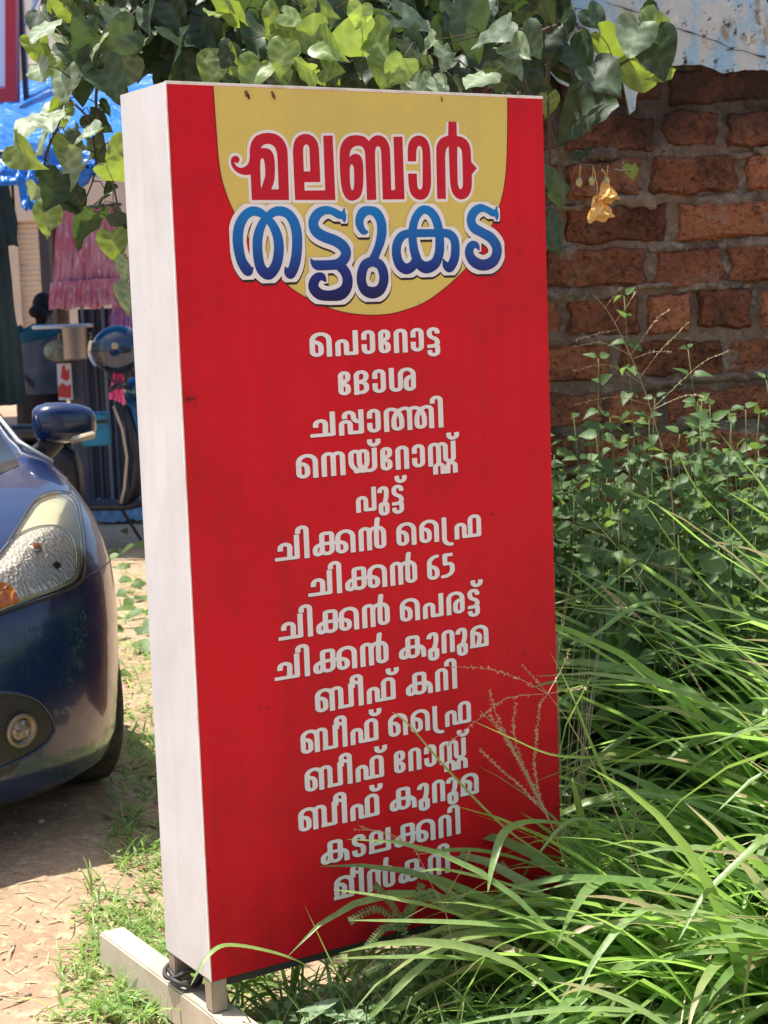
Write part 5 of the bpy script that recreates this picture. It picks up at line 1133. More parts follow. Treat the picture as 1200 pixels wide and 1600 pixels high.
# blades that can be told apart, through the points they pass
def H(w, Y0, Y1, *px, **k):
    n_ = len(px); blade_px(mb, [at(x, y, Y0 + (Y1 - Y0) * i / (n_ - 1)) for i, (x, y) in enumerate(px)], w, **k)
H(.0085, 3.75, 3.35, (960, 1440), (880, 1360), (790, 1296), (700, 1205), (640, 1135), (612, 1112), tw=1.2)
H(.0100, 3.7, 3.40, (980, 1190), (930, 1185), (860, 1180), (790, 1150), (742, 1128), tw=.4)
H(.0130, 3.7, 3.35, (1010, 1330), (930, 1300), (840, 1285), (790, 1300), (770, 1350), (762, 1395), tw=.3)
H(.0105, 3.55, 3.25, (900, 1560), (800, 1470), (700, 1425), (600, 1402), (520, 1390), tw=.5)
H(.0100, 3.5, 3.2, (960, 1530), (860, 1460), (760, 1445), (660, 1440), (545, 1438), tw=.6)
H(.0095, 3.5, 3.15, (900, 1560), (800, 1510), (700, 1497), (610, 1496), (520, 1498), tw=.5)
H(.0080, 3.42, 3.25, (520, 1540), (470, 1505), (410, 1485), (350, 1478), (320, 1500), (298, 1540), tw=.4)
H(.0060, 3.40, 3.30, (540, 1545), (515, 1500), (492, 1450), (476, 1415), tw=1.0)
H(.0100, 3.7, 3.4, (1010, 1440), (900, 1385), (830, 1350), (750, 1330), (680, 1330), (645, 1330), tw=.5)
H(.0090, 3.6, 3.3, (1000, 1500), (900, 1420), (800, 1385), (700, 1360), (655, 1362), tw=.5)
H(.0100, 4.2, 3.9, (1130, 1180), (1050, 1100), (960, 1020), (900, 1000), (838, 988), tw=.6)
H(.0095, 4.3, 4.05, (1080, 1080), (1000, 990), (950, 940), (900, 900), (886, 890), tw=1.2)
H(.0105, 4.3, 4.0, (1180, 900), (1100, 850), (1040, 800), (1000, 775), (940, 755), tw=.6)
H(.0105, 4.4, 4.1, (1150, 960), (1090, 900), (1050, 850), (1010, 790), (990, 770), tw=1.0)
H(.0100, 4.4, 4.1, (1200, 880), (1150, 830), (1085, 760), (1060, 710), (1048, 690), tw=1.2)
H(.0095, 4.4, 4.2, (1230, 830), (1190, 760), (1150, 710), (1120, 672), tw=1.0)
H(.0100, 4.2, 3.9, (1150, 1010), (1060, 950), (1000, 945), (940, 985), (905, 1010), tw=.4)
H(.0095, 3.9, 3.6, (1150, 1180), (1040, 1090), (960, 1080), (880, 1065), (830, 1075), tw=.5)
H(.0090, 3.8, 3.5, (990, 1300), (930, 1180), (890, 1080), (860, 1020), tw=1.2)
H(.0120, 3.35, 3.1, (1180, 1620), (1060, 1592), (940, 1578), (820, 1585), (700, 1605), tw=.3)
H(.0110, 3.5, 3.2, (1190, 1440), (1120, 1330), (1190, 1310), (1100, 1400), (1060, 1470), tw=.3)
H(.0100, 3.5, 3.2, (1100, 1500), (1040, 1420), (980, 1440), (930, 1500), (900, 1560), tw=.4)
H(.0080, 3.8, 3.5, (1100, 1400), (1000, 1320), (900, 1280), (840, 1335), tw=.5)
mb.at += [0.0] * (len(mb.v) - len(mb.at))
tag(mb.build('tall_grass', M_grass, smooth=True), 'tall green grass arching left across the foot of the red sign', 'grass', kind='stuff')

# shorter tufts right at the foot of the sign
mb2 = MB()
for _ in range(150):
    u, s = rg.uniform(-.02, 1.0), rg.uniform(-.2, .6) ; P = Vector((SO.x, SO.y, 0)) + SA * u + SN * s
    for _ in range(5): blade(mb2, (P.x + rg.gauss(0, .015), P.y + rg.gauss(0, .015), 0), rg.uniform(0, 6.3), rg.uniform(.08, .26), R(rg.uniform(35, 85)), R(rg.uniform(30, 110)), rg.uniform(.0025, .006), rg.uniform(-1, 1), 7)
tag(mb2.build('foot_grass', M_grass, smooth=True), 'short grass tufts growing round the legs under the sign', 'grass', kind='stuff')
# dry straw among it and behind the sign's right edge
mb = MB()
for _ in range(260):
    x, y = rg.uniform(.42, 1.8), rg.uniform(3.4, 5.2)
    if sign_side(x, y) < .05 and x < .55: continue
    blade(mb, (x, y, .0), rg.uniform(0, 6.3), rg.uniform(.25, .6), R(rg.uniform(10, 80)), R(rg.uniform(0, 90)), rg.uniform(.0015, .004), rg.uniform(-1, 1), 6)
for _ in range(16):
    a = at(rg.gauss(880, 14), 1190, 4.25); b_ = Vector((a.x, a.y, 0)); tp = at(rg.gauss(900, 28), rg.uniform(940, 1080), 4.3)
    mb.tube([b_, b_.lerp(tp, .6) + Vector((rg.gauss(0, .008), 0, 0)), tp], [.0022, .0016, .0006], 4)
mb.at += [0.0] * (len(mb.v) - len(mb.at))
tag(mb.build('dry_straw', M_straw, smooth=True), 'pale dry grass straw caught among the green stems', 'straw', kind='stuff')

# ---- leafy weeds in front of the wall
def ovate(mb, base, dirv, up, L, W, cup=.15, droop=.3, n=6, serr=0.0):
    d = dirv.normalized(); s = d.cross(up); s = s.normalized() if s.length > 1e-4 else Vector((1, 0, 0)); u = s.cross(d)
    V = []; 
    for i in range(n + 1):
        t = i / n; w_ = W * (math.sin(math.pi * min(1, t ** .62)) ** 1.05) * .54 + .0002
        if serr and i % 2: w_ *= 1 - serr
        c = base + d * (L * t) - u * (droop * L * t * t)
        V += [c + s * w_ + u * (cup * w_ * 2), c, c - s * w_ + u * (cup * w_ * 2)]
    F = []
    for i in range(n):
        k = i * 3; F += [(k, k + 1, k + 4, k + 3), (k + 1, k + 2, k + 5, k + 4)]
    mb.add(V, F)
def weed(mf, ms, base, h, leafL, nodes, lean=(0, 0)):
    top = Vector(base) + Vector((lean[0], lean[1], h)); b0 = Vector(base)
    mid = b0.lerp(top, .5) + Vector((rg.gauss(0, .02), rg.gauss(0, .02), 0))
    P = catmull([tuple(b0), tuple(mid), tuple(top)], False, None, 4); ms.tube(P, [.0028 * (1 - .6 * i / len(P)) for i in range(len(P))], 5)
    ph = rg.random() * 6
    for k in range(nodes):
        t = .22 + .78 * k / max(1, nodes - 1); c = b0.lerp(mid, t * 2) if t < .5 else mid.lerp(top, t * 2 - 1)
        sc = leafL * (1.0 - .55 * max(0, t - .45) / .55) * rg.uniform(.75, 1.2); ph += math.pi / 2 + rg.gauss(0, .25)
        for q in (0, math.pi):
            a = ph + q + rg.gauss(0, .2); d = Vector((math.cos(a), math.sin(a), rg.uniform(-.6, .35) + (.5 if t > .93 else 0)))
            ovate(mf, c + d * .006, d, Vector((rg.gauss(0, .35), rg.gauss(-.55, .35), .8)), sc, sc * rg.uniform(.48, .68), .16, rg.uniform(.1, .6), 8, .10)
mf, ms = MB(), MB()
for _ in range(680):
    x, y = rg.uniform(.38, 2.3), rg.uniform(4.55, 5.78)
    px, py = px_of((x, y, .3)); top = 1.13 + .22 * noise.noise(Vector((x * 2.2, y * 2, 0))) + (.10 if px > 1000 else 0)
    if y < 5.0: top *= .8
    if px > 1010: top *= .92
    weed(mf, ms, (x, y, 0), max(.2, top * rg.uniform(.5, 1.05)), rg.uniform(.08, .135), rg.randint(8, 11), (rg.gauss(0, .06), rg.gauss(-.03, .05)))
for _ in range(330):
    u, s = rg.uniform(.03, 1.05), rg.uniform(.02, .62); P = Vector((SO.x, SO.y, 0)) + SA * u + SN * s
    weed(mf, ms, (P.x, P.y, 0), rg.uniform(.03, .15), rg.uniform(.022, .048), rg.randint(3, 5), (rg.gauss(0, .03), rg.gauss(0, .03)))
# low weeds under and around the tall grass
for _ in range(330):
    x, y = rg.uniform(-.42, 1.6), rg.uniform(3.25, 4.7)
    s = sign_side(x, y); u = (Vector((x, y, 0)) - Vector((SO.x, SO.y, 0))).dot(SA)
    if -.02 < u < SW + .02 and -SD - .02 < s < .02: continue
    if u < .12 and s < .35 and rg.random() < .9: continue
    if u < .05: continue
    weed(mf, ms, (x, y, 0), rg.uniform(.05, .20), rg.uniform(.025, .055), rg.randint(3, 5), (rg.gauss(0, .03), rg.gauss(0, .03)))
tag(mf.build('weed_leaves', M_weed, smooth=True), 'leafy green weeds crowding the foot of the brick wall', 'weeds', kind='stuff')
tag(ms.build('weed_stems', M_stem, smooth=True), 'thin green stems of the weeds below the brick wall', 'weeds', kind='stuff')
# single tall weeds
def single_weed(px, ptop, Y, L, nodes, label, seed):
    global rg; keep = rg; rg = random.Random(seed)
    tp = at(px, ptop, Y); b0 = (tp.x + .03, Y, 0)
    t_ = thing('tall_weed', label, 'weed', b0, 'single weeds by the wall'); mf, ms = MB(), MB()
    weed(mf, ms, b0, tp.z, L, nodes, (tp.x - b0[0], 0)); mf.build('leaves', M_weed, t_, smooth=True); ms.build('stem', M_stem, t_, smooth=True); rg = keep
single_weed(975, 462, 5.5, .095, 17, 'tallest upright weed, its small leaf pairs standing out against the bare bricks', 1)
single_weed(1075, 545, 5.5, .10, 13, 'weed with drooping pointed leaves rising right of the tallest one', 2)
single_weed(1165, 640, 5.3, .11, 11, 'broad leaved weed at the right edge in front of the bricks', 3)
single_weed(935, 560, 5.4, .09, 14, 'short upright weed close to the right edge of the red sign', 5)

# ---- seed heads
M_seed = leaf_mat('seed_head', [(.60, .50, .30), (.48, .42, .22), (.70, .60, .42)], (.7, .6, .35), .3, .6, .3)
def spikelets(mb, P, r0, dens, size, spread=1.0):
    for i in range(1, len(P)):
        for _ in range(dens):
            c = Vector(P[i - 1]).lerp(Vector(P[i]), rg.random()); d = (Vector(P[i]) - Vector(P[i - 1])).normalized()
            o = Vector((rg.gauss(0, 1), rg.gauss(0, 1), rg.gauss(0, 1))).normalized(); v = (d + o * spread).normalized()
            ovate(mb, c, v, o.cross(d), size * rg.uniform(.7, 1.3), size * .38, .1, .1, 2)
def panicle(label, Y, stalk, branches, size=.006, dens=3, name='grass_seed_head'):
    """stalk and side branches given by the points they pass"""
    S = [at(x, y, Y) for x, y in stalk]; base = S[0]
    t_ = thing(name, label, 'seed head', tuple(base), 'grass seed heads')
    mb = MB(); P = catmull([tuple(p) for p in S], False, None, 5); mb.tube(P, [.0019 * (1 - .75 * i / len(P)) for i in range(len(P))], 5); mb.build('stalk', M_seed, t_, smooth=True)
    mb = MB()
    for br in branches:
        Q = [at(x, y, Y + rg.gauss(0, .02)) for x, y in br]; Q = catmull([tuple(p) for p in Q], False, None, 5)
        mb.tube(Q, [.0009 * (1 - .5 * i / len(Q)) for i in range(len(Q))], 4); spikelets(mb, Q[2:], .002, dens, size)
    if not branches: spikelets(mb, P[len(P) // 2:], .003, dens, size, .7)
    mb.build('spikelets', M_seed, t_, smooth=True)
panicle('pale branching grass seed head tall in front of the bricks', 4.6, [(1060, 1000), (1050, 780), (1020, 650), (985, 555), (952, 490), (925, 458)],
        [[(1018, 640), (1060, 600), (1100, 565), (1140, 548)], [(1014, 632), (960, 620), (900, 632)], [(1000, 590), (1030, 550), (1060, 520), (1075, 504)], [(985, 555), (1010, 520), (1030, 495), (1046, 484)], [(985, 555), (940, 535), (897, 542)], [(965, 515), (930, 522), (902, 530)], [(960, 505), (985, 470), (992, 455)], [(945, 482), (965, 455), (970, 450)], [(1020, 640), (1070, 618), (1100, 619)], [(1004, 600), (950, 570), (898, 580)], [(990, 560), (1020, 550), (1048, 550)]])
panicle('grass seed head with spread fingers drooping across the lower right of the red sign', 3.62, [(1010, 1390), (950, 1240), (890, 1130), (856, 1084)],
        [[(856, 1084), (810, 1060), (760, 1045), (705, 1042)], [(856, 1084), (790, 1092), (740, 1130), (690, 1170)], [(856, 1084), (845, 1100), (842, 1120), (838, 1140)], [(856, 1084), (835, 1060), (815, 1038)], [(856, 1084), (890, 1078), (915, 1075)], [(856, 1084), (880, 1040), (890, 1015)]], .0065, 4)
panicle('dense straw coloured seed plume leaning over the red sign', 3.66, [(900, 1400), (862, 1290), (830, 1225), (795, 1160), (750, 1110)], [[(862, 1290), (840, 1240), (815, 1195), (790, 1150), (765, 1118)], [(858, 1283), (832, 1232), (805, 1180), (782, 1142)], [(850, 1270), (820, 1235), (780, 1200), (752, 1172)], [(835, 1235), (800, 1165), (775, 1115), (765, 1080)], [(840, 1245), (812, 1180), (802, 1140), (806, 1100)], [(850, 1270), (835, 1200), (838, 1160), (838, 1140)]], .006, 10)
panicle('thin dark seed head standing against the weeds left of the tall grass', 4.5, [(1090, 1150), (1040, 980), (1000, 905), (960, 850), (905, 790)],
        [[(995, 905), (985, 870), (972, 830), (972, 800)], [(995, 905), (1015, 870), (1035, 830)], [(995, 905), (950, 898), (918, 898)], [(955, 842), (925, 830), (895, 820)], [(955, 842), (965, 800), (980, 770)], [(905, 790), (895, 775), (885, 768)]], .0045, 3)
panicle('green plume of grass seed low among the arching blades', 4.2, [(1110, 1100), (1050, 1010), (1000, 965), (960, 930), (937, 915)], [[(1000, 965), (970, 940), (940, 917)], [(1005, 970), (975, 950), (950, 925)], [(1060, 1025), (1085, 1060), (1098, 1085)]], .006, 10)
panicle('slim upright seed head right beside the edge of the sign', 4.1, [(870, 1200), (866, 1080), (880, 980), (895, 890)], [[(872, 1020), (878, 970), (890, 910), (898, 880)], [(880, 975), (875, 985), (872, 1000)]], .006, 3)
panicle('reddish wisp of seed stalks in front of the last menu line', 3.45, [(720, 1560), (700, 1440), (680, 1390)], [[(690, 1420), (660, 1350), (640, 1320), (560, 1290)], [(690, 1420), (740, 1390), (770, 1370)], [(690, 1415), (720, 1360), (735, 1330)], [(640, 1318), (600, 1300), (552, 1296)], [(650, 1335), (690, 1330)]], .004, 2)

# ---- small plants at the foot of the sign
def pinnate(base, fronds, label, seed):
    r2 = random.Random(seed); t_ = thing('pinnate_weed', label, 'weed', tuple(base)); ms, mf = MB(), MB()
    for fr in fronds:
        P = catmull([tuple(p) for p in fr], False, None, 5); ms.tube(P, .0011, 4)
        for i in range(2, len(P)):
            d = (Vector(P[i]) - Vector(P[i - 1])).normalized()
            for sgn in (1, -1):
                s_ = d.cross(Vector((.2, -.75, .6))).normalized() * sgn
                for k in (0, .5):
                    ovate(mf, Vector(P[i - 1]).lerp(Vector(P[i]), k), s_ + d * .25, Vector((.2, -.8, .6)), .010, .0048, .1, .1, 3)
    ms.build('stem', M_stem, t_, smooth=True); mf.build('leaflets', M_weed, t_, smooth=True)
Yp = 3.42
b_ = at(640, 1585, Yp)
pinnate(b_, [[b_, at(640, 1500, Yp), at(628, 1440, Yp - .02)], [at(632, 1450, Yp), at(610, 1410, Yp - .03), at(585, 1382, Yp - .05)], [at(632, 1450, Yp), at(590, 1420, Yp - .04), at(545, 1440, Yp - .06)], [at(632, 1450, Yp), at(600, 1450, Yp - .05), at(574, 1480, Yp - .08)], [at(632, 1450, Yp), at(650, 1410, Yp - .03), at(680, 1398, Yp - .04)], [at(640, 1490, Yp), at(610, 1500, Yp - .05), at(570, 1520, Yp - .07)], [at(640, 1520, Yp), at(665, 1495, Yp), at(668, 1460, Yp)], [at(640, 1520, Yp), at(600, 1530, Yp - .05), at(580, 1545, Yp - .07)], [at(628, 1440, Yp), at(640, 1420, Yp), at(660, 1380, Yp)]], 'small feathery weed with rows of tiny leaflets under the last menu line', 1)
M_pale = leaf_mat('pale_weed_leaf', [(.20, .30, .17), (.26, .36, .22)], (.4, .55, .2), .25, .55, .4)
def rosette(px, py, Y, L, n_, label, seed, mat):
    r2 = random.Random(seed); b0 = at(px, py, Y); t_ = thing('leafy_seedling', label, 'weed', (b0.x, b0.y, 0), 'seedlings below the sign'); mf, ms = MB(), MB()
    ms.tube([(b0.x, b0.y, 0), tuple(b0)], .0022, 5)
    for k in range(n_):
        a = 6.28 * k / n_ + r2.gauss(0, .2); ovate(mf, b0, Vector((math.cos(a), math.sin(a), r2.uniform(.0, .7))), Vector((0, 0, 1)), L * r2.uniform(.7, 1.1), L * .55, .12, r2.uniform(.2, .6), 8, .16)
    ms.build('stem', M_stem, t_, smooth=True); mf.build('leaves', mat, t_, smooth=True)
rosette(500, 1580, 3.36, .062, 8, 'pale seedling with toothed leaves at the bottom edge, left of the other two', 2, M_pale)
rosette(560, 1592, 3.34, .050, 7, 'pale seedling with toothed leaves between its two neighbours at the bottom edge', 3, M_pale)
rosette(600, 1575, 3.36, .05, 7, 'small green seedling right of the pale ones below the red face', 4, M_weed)

# ---- short grass, clippings and litter on the left
def left_density(px, py):
    if py > 1600 or py < 840: return .0
    e = 250 + (py - 850) * .02
    if py < 1380: return max(0, min(1, (px - 165) / 30)) * (1 if py > 930 else .5)
    lim = 130 - (py - 1380) * .32
    return max(.05, min(1.0, (px - lim) / 70))
mg, mc, md = MB(), MB(), MB(); k = 0
while k < 5600:
    px, py = rg.uniform(-10, 420), 840 + 780 * rg.random() ** .8
    if rg.random() > left_density(px, py): continue
    p = on_ground(px, py)
    if noise.noise(Vector((p.x * 5, p.y * 5, 3))) < -.18 and rg.random() < .8: continue
    u = (p - SO).dot(SA); s = (p - SO).dot(SN); k += 1
    z = gz(p.x, p.y); q = rg.random()
    if left_density(px, py) <= .05: q = .9
    if q < .40:
        for _ in range(2): blade(mg, (p.x + rg.gauss(0, .01), p.y + rg.gauss(0, .01), z - .003), rg.uniform(0, 6.3), rg.uniform(.03, .13), R(rg.uniform(20, 85)), R(rg.uniform(20, 120)), rg.uniform(.0014, .0036), rg.uniform(-1, 1), 6)
    elif q < .62: ovate(mg, Vector((p.x, p.y, z + rg.uniform(.004, .03))), Vector((rg.gauss(0, 1), rg.gauss(0, 1), rg.uniform(-.1, .6))), Vector((0, 0, 1)), rg.uniform(.012, .035), rg.uniform(.008, .018), .15, .3, 4)
    else:
        a = rg.uniform(0, 6.3); L = rg.uniform(.02, .10)
        blade(mc, (p.x, p.y, z + rg.uniform(.002, .006)), a, L, R(rg.uniform(-3, 6)), R(rg.uniform(-3, 12)), rg.uniform(.0008, .0032), rg.uniform(-.3, .3), 5, .1, rg.gauss(0, .6))
mg.at += [0.0] * (len(mg.v) - len(mg.at))
tag(mg.build('short_grass', M_grass, smooth=True), 'short green grass and clover sprouting from the sand left of the sign', 'grass', kind='stuff')
tag(mc.build('dry_clippings', M_straw, smooth=True), 'dry grass clippings strewn on the sand', 'litter', kind='stuff')
# broad leaves trailing on the ground between car and sign
for i in range(46):
    px, py = rg.gauss(205, 18), rg.uniform(850, 1090); p = on_ground(px, py)
    ovate(md, Vector((p.x, p.y, rg.uniform(.02, .16))), Vector((rg.gauss(0, 1), rg.gauss(-.4, .7), rg.uniform(-.6, .3))), Vector((0, -.5, 1)), rg.uniform(.06, .13), rg.uniform(.04, .085), .1, .3, 6)
tag(md.build('trailing_leaves', M_weed, smooth=True), 'broad green leaves of a creeper trailing on the ground between the car and the sign', 'creeper', kind='stuff')
# fallen leaves and twigs
mb = MB()
for i in range(130):
    px, py = rg.uniform(150, 400), rg.uniform(1000, 1600)
    if i % 3 == 0: px, py = rg.uniform(870, 1000), rg.uniform(1270, 1340)
    p = on_ground(px, py); ovate(mb, Vector((p.x, p.y, gz(p.x, p.y) + .006)), Vector((rg.gauss(0, 1), rg.gauss(0, 1), rg.uniform(-.05, .15))), Vector((0, 0, 1)), rg.uniform(.02, .07), rg.uniform(.012, .035), .3, -.3, 5)
tag(mb.build('fallen_leaves', leaf_mat('dead_leaf', [(.22, .12, .07), (.33, .21, .12), (.45, .33, .22)], (.3, .18, .08), .12, .7, .2), smooth=True), 'brown fallen leaves scattered in the grass', 'leaves', kind='stuff')

# small stones and clods lying about on the sand
rq = random.Random(8); mb = MB()
for i in range(240):
    px, py = rq.uniform(-60, 330), rq.uniform(1180, 1620); p = on_ground(px, py); r = rq.uniform(.002, .007) * (2.2 if rq.random() < .06 else 1)
    mb.ball((p.x, p.y, gz(p.x, p.y) + r * .3), r, 4, (rq.uniform(.8, 1.4), rq.uniform(.8, 1.3), rq.uniform(.5, .8)), Matrix.Rotation(rq.random() * 6, 3, 'Z'))
tag(mb.build('pebbles', pm('pebble', (.40, .31, .23), .95, rnd=(.4, 1.4)), smooth=True), 'small pebbles and clods lying on the sand', 'pebbles', kind='stuff')
# ------------------------------------------------------------------ big leaved climber
rv = random.Random(5)
HEART = [(0, .02), (.10, -.10), (.24, -.17), (.38, -.14), (.49, -.02), (.53, .14), (.50, .32), (.42, .50), (.30, .68), (.17, .84), (.07, .97), (0, 1.06)]
def heart(mb, base, tip, normal, L, fold=.25, curl=.25, wav=.04, seed=0):
    d = tip.normalized(); nn = (normal - d * normal.dot(d)); nn = nn.normalized() if nn.length > 1e-4 else d.orthogonal().normalized(); s = d.cross(nn)
    V = []; n = len(HEART); o = rv.random() * 90
    sc = [0.0, .38, .72, 1.0]
    def pt(x, y, k):
        z = fold * abs(x) - curl * max(0, y) ** 2 + wav * noise.noise(Vector((x * 4 + o, y * 4, seed))) * (.5 + k) - .18 * abs(x) ** 2 * 2
        return Vector(base) + (s * x + d * y + nn * z) * L
    # midrib at x=0 and three bands to each side
    mid = [-.0, .0, .03, .1, .2, .32, .44, .56, .68, .8, .94, 1.06]
    for side in (1, -1):
        o_ = len(V)
        for k in sc:
            for i, (hx, hy) in enumerate(HEART):
                my = max(0.0, mid[i]); V.append(pt(side * hx * k, my + (hy - my) * k, k))
    F = []
    for q in range(2):
        o_ = q * 4 * n
        for a in range(3):
            for i in range(n - 1):
                f = (o_ + a * n + i, o_ + a * n + i + 1, o_ + (a + 1) * n + i + 1, o_ + (a + 1) * n + i)
                F.append(f if q == 0 else f[::-1])
    # weld both halves along the midrib so the leaf is one piece
    for i in range(n): 
        pass
    rep = {4 * n + i: i for i in range(n)}
    F = [tuple(rep.get(k, k) for k in f) for f in F]
    vn = []
    for q in range(2):
        for a in range(4):
            for i in range(n): vn.append(1.0 if (a == 0 or i in (3, 5, 7, 9)) and i > 0 else .25 if i in (2, 4, 6, 8) else 0.0)
    used = sorted({k for f in F for k in f}); mp = {k: j for j, k in enumerate(used)}
    mb.at = getattr(mb, 'at', None) or []
    mb.at += [vn[k] for k in used]
    mb.add([V[k] for k in used], [tuple(mp[k] for k in f) for f in F])
M_leafd = leaf_mat('climber_leaf', [(.014, .028, .017), (.024, .044, .024), (.038, .064, .034), (.065, .10, .055)], (.14, .24, .04), .20, .47, .4)
M_leafy = leaf_mat('young_leaf', [(.09, .15, .03), (.13, .20, .05), (.17, .23, .08)], (.42, .56, .05), .37, .42, .5)
M_leafp = leaf_mat('sunlit_leaf_tone', [(.11, .165, .09), (.155, .21, .125), (.19, .245, .15)], (.42, .55, .14), .28, .5, .5)  # same climber leaf, with the paling of sunlit upper sides put into its colour
M_twig = pm('twig', (.10, .075, .05), .8, spots=(30, (.05, .035, .025), .4, .6))
def orient(kind):
    tip = Vector((rv.gauss(0, .8), rv.gauss(-.15, .5), -1 + rv.gauss(0, .55)))
    if kind == 'up': nn = Vector((rv.gauss(-.3, .35), rv.gauss(-.15, .4), 1)); tip = Vector((rv.gauss(0, .8), rv.gauss(-.7, .4), -.5))
    else: nn = Vector((rv.gauss(0, .8), -1 + rv.gauss(0, .5), rv.gauss(.5, .7)))
    if kind == 'glow': nn = Vector((rv.gauss(-.3, .5), -1, rv.gauss(-.55, .4)))      # turned so the sun shines through towards the viewer
    return tip, nn
def leaf_at(mbs, px, py, Y, size_px, kind, o=None):
    L = size_px / CF * Y * .92 * rv.uniform(.8, 1.12); c = at(px, py, Y); tip, nn = orient('glow' if kind == 'y' and not o else o or ('up' if kind == 'p' and rv.random() < .6 else 'hang'))
    b0 = c - tip.normalized() * L * .45
    heart(mbs[kind], b0, tip, nn, L, rv.uniform(.0, .75), rv.uniform(-.1, .5), .13, rv.random() * 9)
    return b0
def climber(label, leaves, fill, twigs, seed, loc, extra=None):
    global rv; rv = random.Random(seed)
    t_ = thing('climbing_plant', label, 'climber', tuple(loc)); mbs = {k: MB() for k in 'dyp'}; tw = MB(); bases = []
    for px, py, s_, kind, *r in leaves: bases.append(leaf_at(mbs, px, py, r[0] if r else rv.uniform(3.95, 4.25), s_, kind, r[1] if len(r) > 1 else None))
    for n_, fx, fy, Ya, Yb, sz, kinds in fill:
        k = 0
        while k < n_:
            px, py = fx(), fy()
            bases.append(leaf_at(mbs, px, py, rv.uniform(Ya, Yb), rv.uniform(*sz), rv.choice(kinds))); k += 1
    T = []
    for Yt, r0, pts in twigs:
        P = catmull([tuple(at(x, y, Yt + .03 * math.sin(i * 2))) for i, (x, y) in enumerate(pts)], False, None, 6); tw.tube(P, [r0 * (1 - .6 * i / len(P)) for i in range(len(P))], 6); T += [Vector(p) for p in P]
    for b0 in bases:                                     # leaf stalks run back to the nearest twig
        if not T: break
        q = min(T, key=lambda v: (v - b0).length_squared); d = (q - b0)
        if d.length > .34: d = d.normalized() * .16 + Vector((0, 0, .05))
        tw.tube([b0, b0 + d * .5 + Vector((0, .01, .015)), b0 + d], [.0013, .0016, .002], 4)
    tw.build('twigs', M_twig, t_, smooth=True)
    for k, nm, m in (('d', 'leaves', M_leafd), ('y', 'young_leaves', M_leafy), ('p', 'sunlit_leaves', M_leafp)):
        if mbs[k].v: mbs[k].build(nm, m, t_, smooth=True)
    return t_
U = lambda a, b: (lambda: rv.uniform(a, b)); Gs = lambda a, b: (lambda: rv.gauss(a, b))
left = [(62, 45, 70, 'p'), (88, 22, 60, 'y'), (100, 60, 62, 'p'), (58, 78, 55, 'y'), (75, 100, 50, 'y'), (62, 112, 48, 'p', 3.95, 'up'), (98, 132, 62, 'p'), (128, 142, 52, 'd'), (172, 128, 72, 'd'), (118, 85, 55, 'd'), (150, 72, 52, 'p', 3.95, 'up'),
        (210, 22, 74, 'd'), (178, 20, 60, 'p'), (185, 60, 70, 'd'), (232, 62, 70, 'd'), (150, 30, 60, 'd'), (130, 50, 50, 'd'), (75, 190, 78, 'p'), (40, 198, 58, 'p'), (36, 243, 62, 'y'), (62, 228, 60, 'p'), (100, 235, 50, 'y'), (92, 165, 40, 'y'),
        (155, 192, 42, 'd'), (166, 170, 30, 'd'), (138, 213, 55, 'p', 3.9, 'up'), (120, 215, 45, 'd'), (152, 238, 60, 'd'), (112, 262, 55, 'p'), (100, 275, 50, 'd'), (168, 285, 60, 'd'), (85, 298, 62, 'd'), (72, 345, 60, 'y'), (132, 350, 72, 'd'), (118, 318, 55, 'd'), (158, 310, 55, 'd'), (183, 235, 50, 'y', 3.75),
        (184, 272, 55, 'y', 3.8), (178, 385, 50, 'y', 3.9), (196, 420, 40, 'p', 3.9), (200, 465, 48, 'p', 3.9), (190, 345, 45, 'd', 3.9), (55, 300, 40, 'p'), (250, 110, 60, 'd'), (140, 110, 45, 'd')]
climber('leafy climber hanging left of the sign in front of the blue tarpaulin', left,
        [(58, U(80, 300), U(-60, 110), 4.0, 4.5, (50, 80), 'dddddp'), (16, U(60, 190), U(-30, 330), 4.1, 4.5, (40, 60), 'ddyp'), (22, U(60, 260), U(-220, -40), 4.0, 4.6, (55, 80), 'dyp')],
        [(4.15, .007, [(330, -120), (250, -20), (170, 60), (110, 130), (90, 200)]), (4.1, .005, [(170, 60), (150, 150), (160, 210), (170, 260)]), (4.12, .004, [(120, 130), (105, 150), (140, 190), (150, 260), (130, 320)]), (4.2, .004, [(250, -20), (240, 60), (262, 90)]), (4.1, .004, [(90, 200), (70, 250), (80, 300), (72, 330)]), (3.95, .003, [(170, 260), (185, 330), (190, 400), (197, 440)])], 31, at(150, 60, 4.2))
